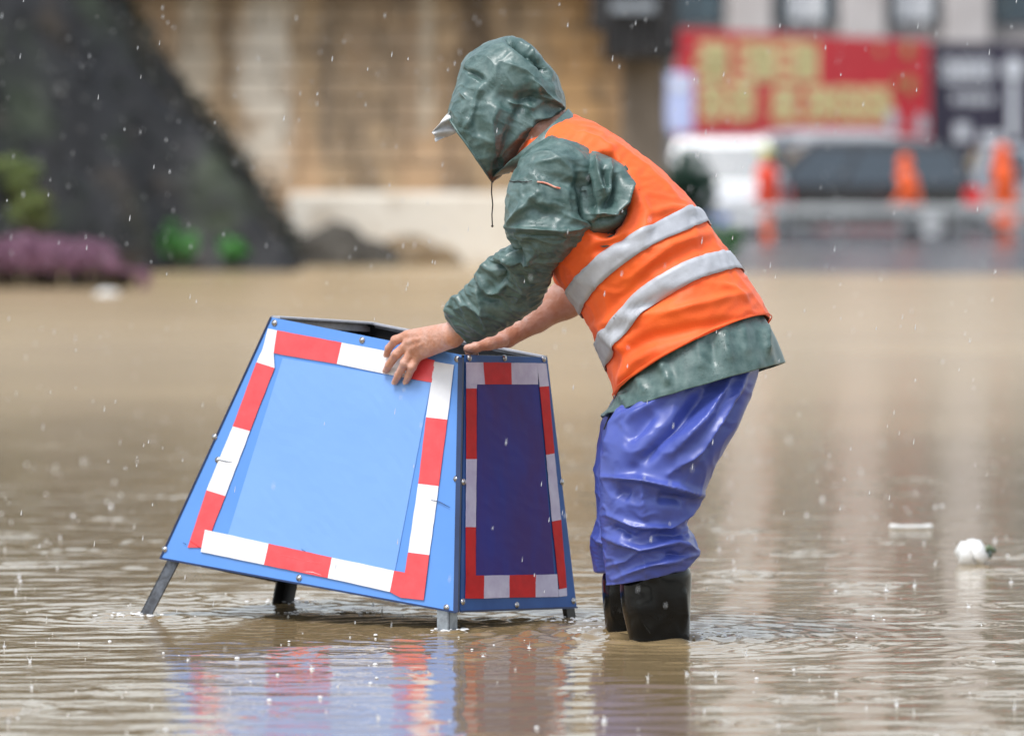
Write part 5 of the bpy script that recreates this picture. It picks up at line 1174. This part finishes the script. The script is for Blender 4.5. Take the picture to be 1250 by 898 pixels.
# ---- workers in the distance
M['rain_orange'] = mat('rainwear_orange', (.92,.13,.015,1), (.8,.10,.012,1), rough=.5, scale=8); M['rain_red'] = mat('rainwear_red', (.85,.06,.02,1), rough=.5); M['dark_trousers'] = mat('dark_trousers', (.02,.022,.03,1), rough=.6)
M['helmet'] = mat('helmet_lime', (.55,.60,.12,1), rough=.3)
def ring3(rows):       # (x,y,z, half width x, half depth y) about a vertical-ish axis
    return np.array([[x,y,z,a,0,0,0,b,0,0,0,0,1] for (x,y,z,a,b) in rows],float)
def figure(x, Y, h, lean, coat, label, long=False, head='hood', legs='dark_trousers'):
    """standing figure of height h, leaning forward by lean (m at the shoulder, towards -x)"""
    root = empty('person', (x,Y,-.2), label, 'person', None); s = h/1.7; z = lambda q: -.2+q*s
    L_ = -lean; A = lambda dx,dy,q,k=0: np.array([x+dx*s+L_*k,Y+dy*s,z(q)])
    pr = [(A(0,0,.92),A(0,0,1.15,.5),.13,.14,.05),(A(0,0,1.15,.5),A(0,0,1.38,1),.14,.12,.05),(A(0,0,1.42,1),A(0,0,1.52,1.15),.05,.05,.03),
          ('e',A(-.01,0,1.60,1.25),(.085*s,.078*s,.11*s),.01),(A(-.085,0,1.60,1.25),A(-.10,0,1.57,1.25),.014,.012,.01)]
    for d in (-1,1):
        pr += [(A(0,d*.10,.88),A(-.02,d*.10,.48),.085,.058,.03),(A(-.02,d*.10,.48),A(.02,d*.10,.08),.056,.04,.02),(A(.02,d*.10,.06),A(-.16,d*.10,.04),.042,.032,.02),
               (A(0,d*.19,1.38,1),A(-.03,d*.23,1.10,1),.05,.042,.03),(A(-.03,d*.23,1.10,1),A(-.18,d*.17,.92,1),.038,.028,.02),(A(-.18,d*.17,.92,1),A(-.25,d*.16,.86,1),.03,.022,.015)]
        for q in range(4): pr.append((A(-.24,d*(.15+.012*q),.87,1),A(-.29,d*(.15+.012*q),.80+.004*q,1),.010,.008,.006))
        pr.append((A(-.22,d*.14,.88,1),A(-.26,d*.12,.85,1),.011,.009,.006))
    bd_ = sdf_mesh('body', pr, .012, M['skin'], root, smooth=1)
    bot = .42 if long else .80
    rows = [(A(0,0,bot),.26 if long else .22),(A(0,0,1.0,.25),.205),(A(0,0,1.2,.6),.215),(A(0,0,1.36,.95),.215),(A(0,0,1.46,1.1),.12)]
    G = loft(ring3([(p_[0],p_[1],p_[2],w_*.80*s,w_*1.02*s) for p_,w_ in rows]),30,36); G = cloth(G,1.03,1.02,it=30,seed=int(x*7)%9,nsc=7,amp=.008,lo=-.03,hi=.02)
    shell('coat', G, M[coat], root, thick=.006, caps=(0,1))
    for d in (-1,1):
        rows = [(A(0,d*.17,1.42,1),.075),(A(-.03,d*.23,1.12,1),.072),(A(-.12,d*.20,.98,1),.062),(A(-.18,d*.17,.92,1),.05)]
        shell('sleeve', loft(ring3([(p_[0],p_[1],p_[2],w_*s,w_*s) for p_,w_ in rows]),16,20), M[coat], root, thick=.004, caps=(1,0))
        rows = [(A(0,d*.10,.95),.125),(A(-.02,d*.10,.5),.092),(A(.01,d*.10,.20),.085)]
        shell('trouser_leg', loft(ring3([(p_[0],p_[1],p_[2],w_*s,w_*s) for p_,w_ in rows]),14,20), M[legs], root, thick=.004)
        rows = [(A(.01,d*.10,.34),.075),(A(.02,d*.10,.12),.065),(A(-.04,d*.10,.03),.11)]
        shell('boot', loft(ring3([(p_[0],p_[1],p_[2],w_*s,w_*.7*s) for p_,w_ in rows]),10,18), M['boot'], root, thick=.004, caps=(0,1))
    q = A(-.005,0,1.62,1.25)
    if head == 'hood': rows = [(q+np.array([0,0,-.17*s]),.10),(q+np.array([.015*s,0,-.05*s]),.125),(q+np.array([.015*s,0,.07*s]),.11),(q+np.array([.01*s,0,.13*s]),.05)]; shell('hood', loft(ring3([(p_[0],p_[1],p_[2],w_*s,w_*s) for p_,w_ in rows]),14,24), M[coat], root, thick=.005, caps=(0,1))
    else: mb = MB(); mb.ball(q+np.array([0,0,.01]),.125*s,16,8,(1.1,1,1),top=True); mb.tube([q+np.array([0,0,.01]),q+np.array([0,0,.022])],.15*s,18); mb.build('helmet', M['helmet'], root, smooth=True)
    return root
figure(WX(1228,86),86,1.62,.05,'rain_orange','person in a long orange raincoat standing at the right edge before the silver car',long=True,legs='rain_orange')
figure(WX(1114,84.6),84.6,1.46,.10,'rain_orange','stooping person in an orange hooded raincoat before the rear of the black SUV')
figure(WX(938,86),86,1.58,.03,'rain_red','person in a red-orange jacket and lime helmet beside the white van',head='helmet',legs='rain_orange')
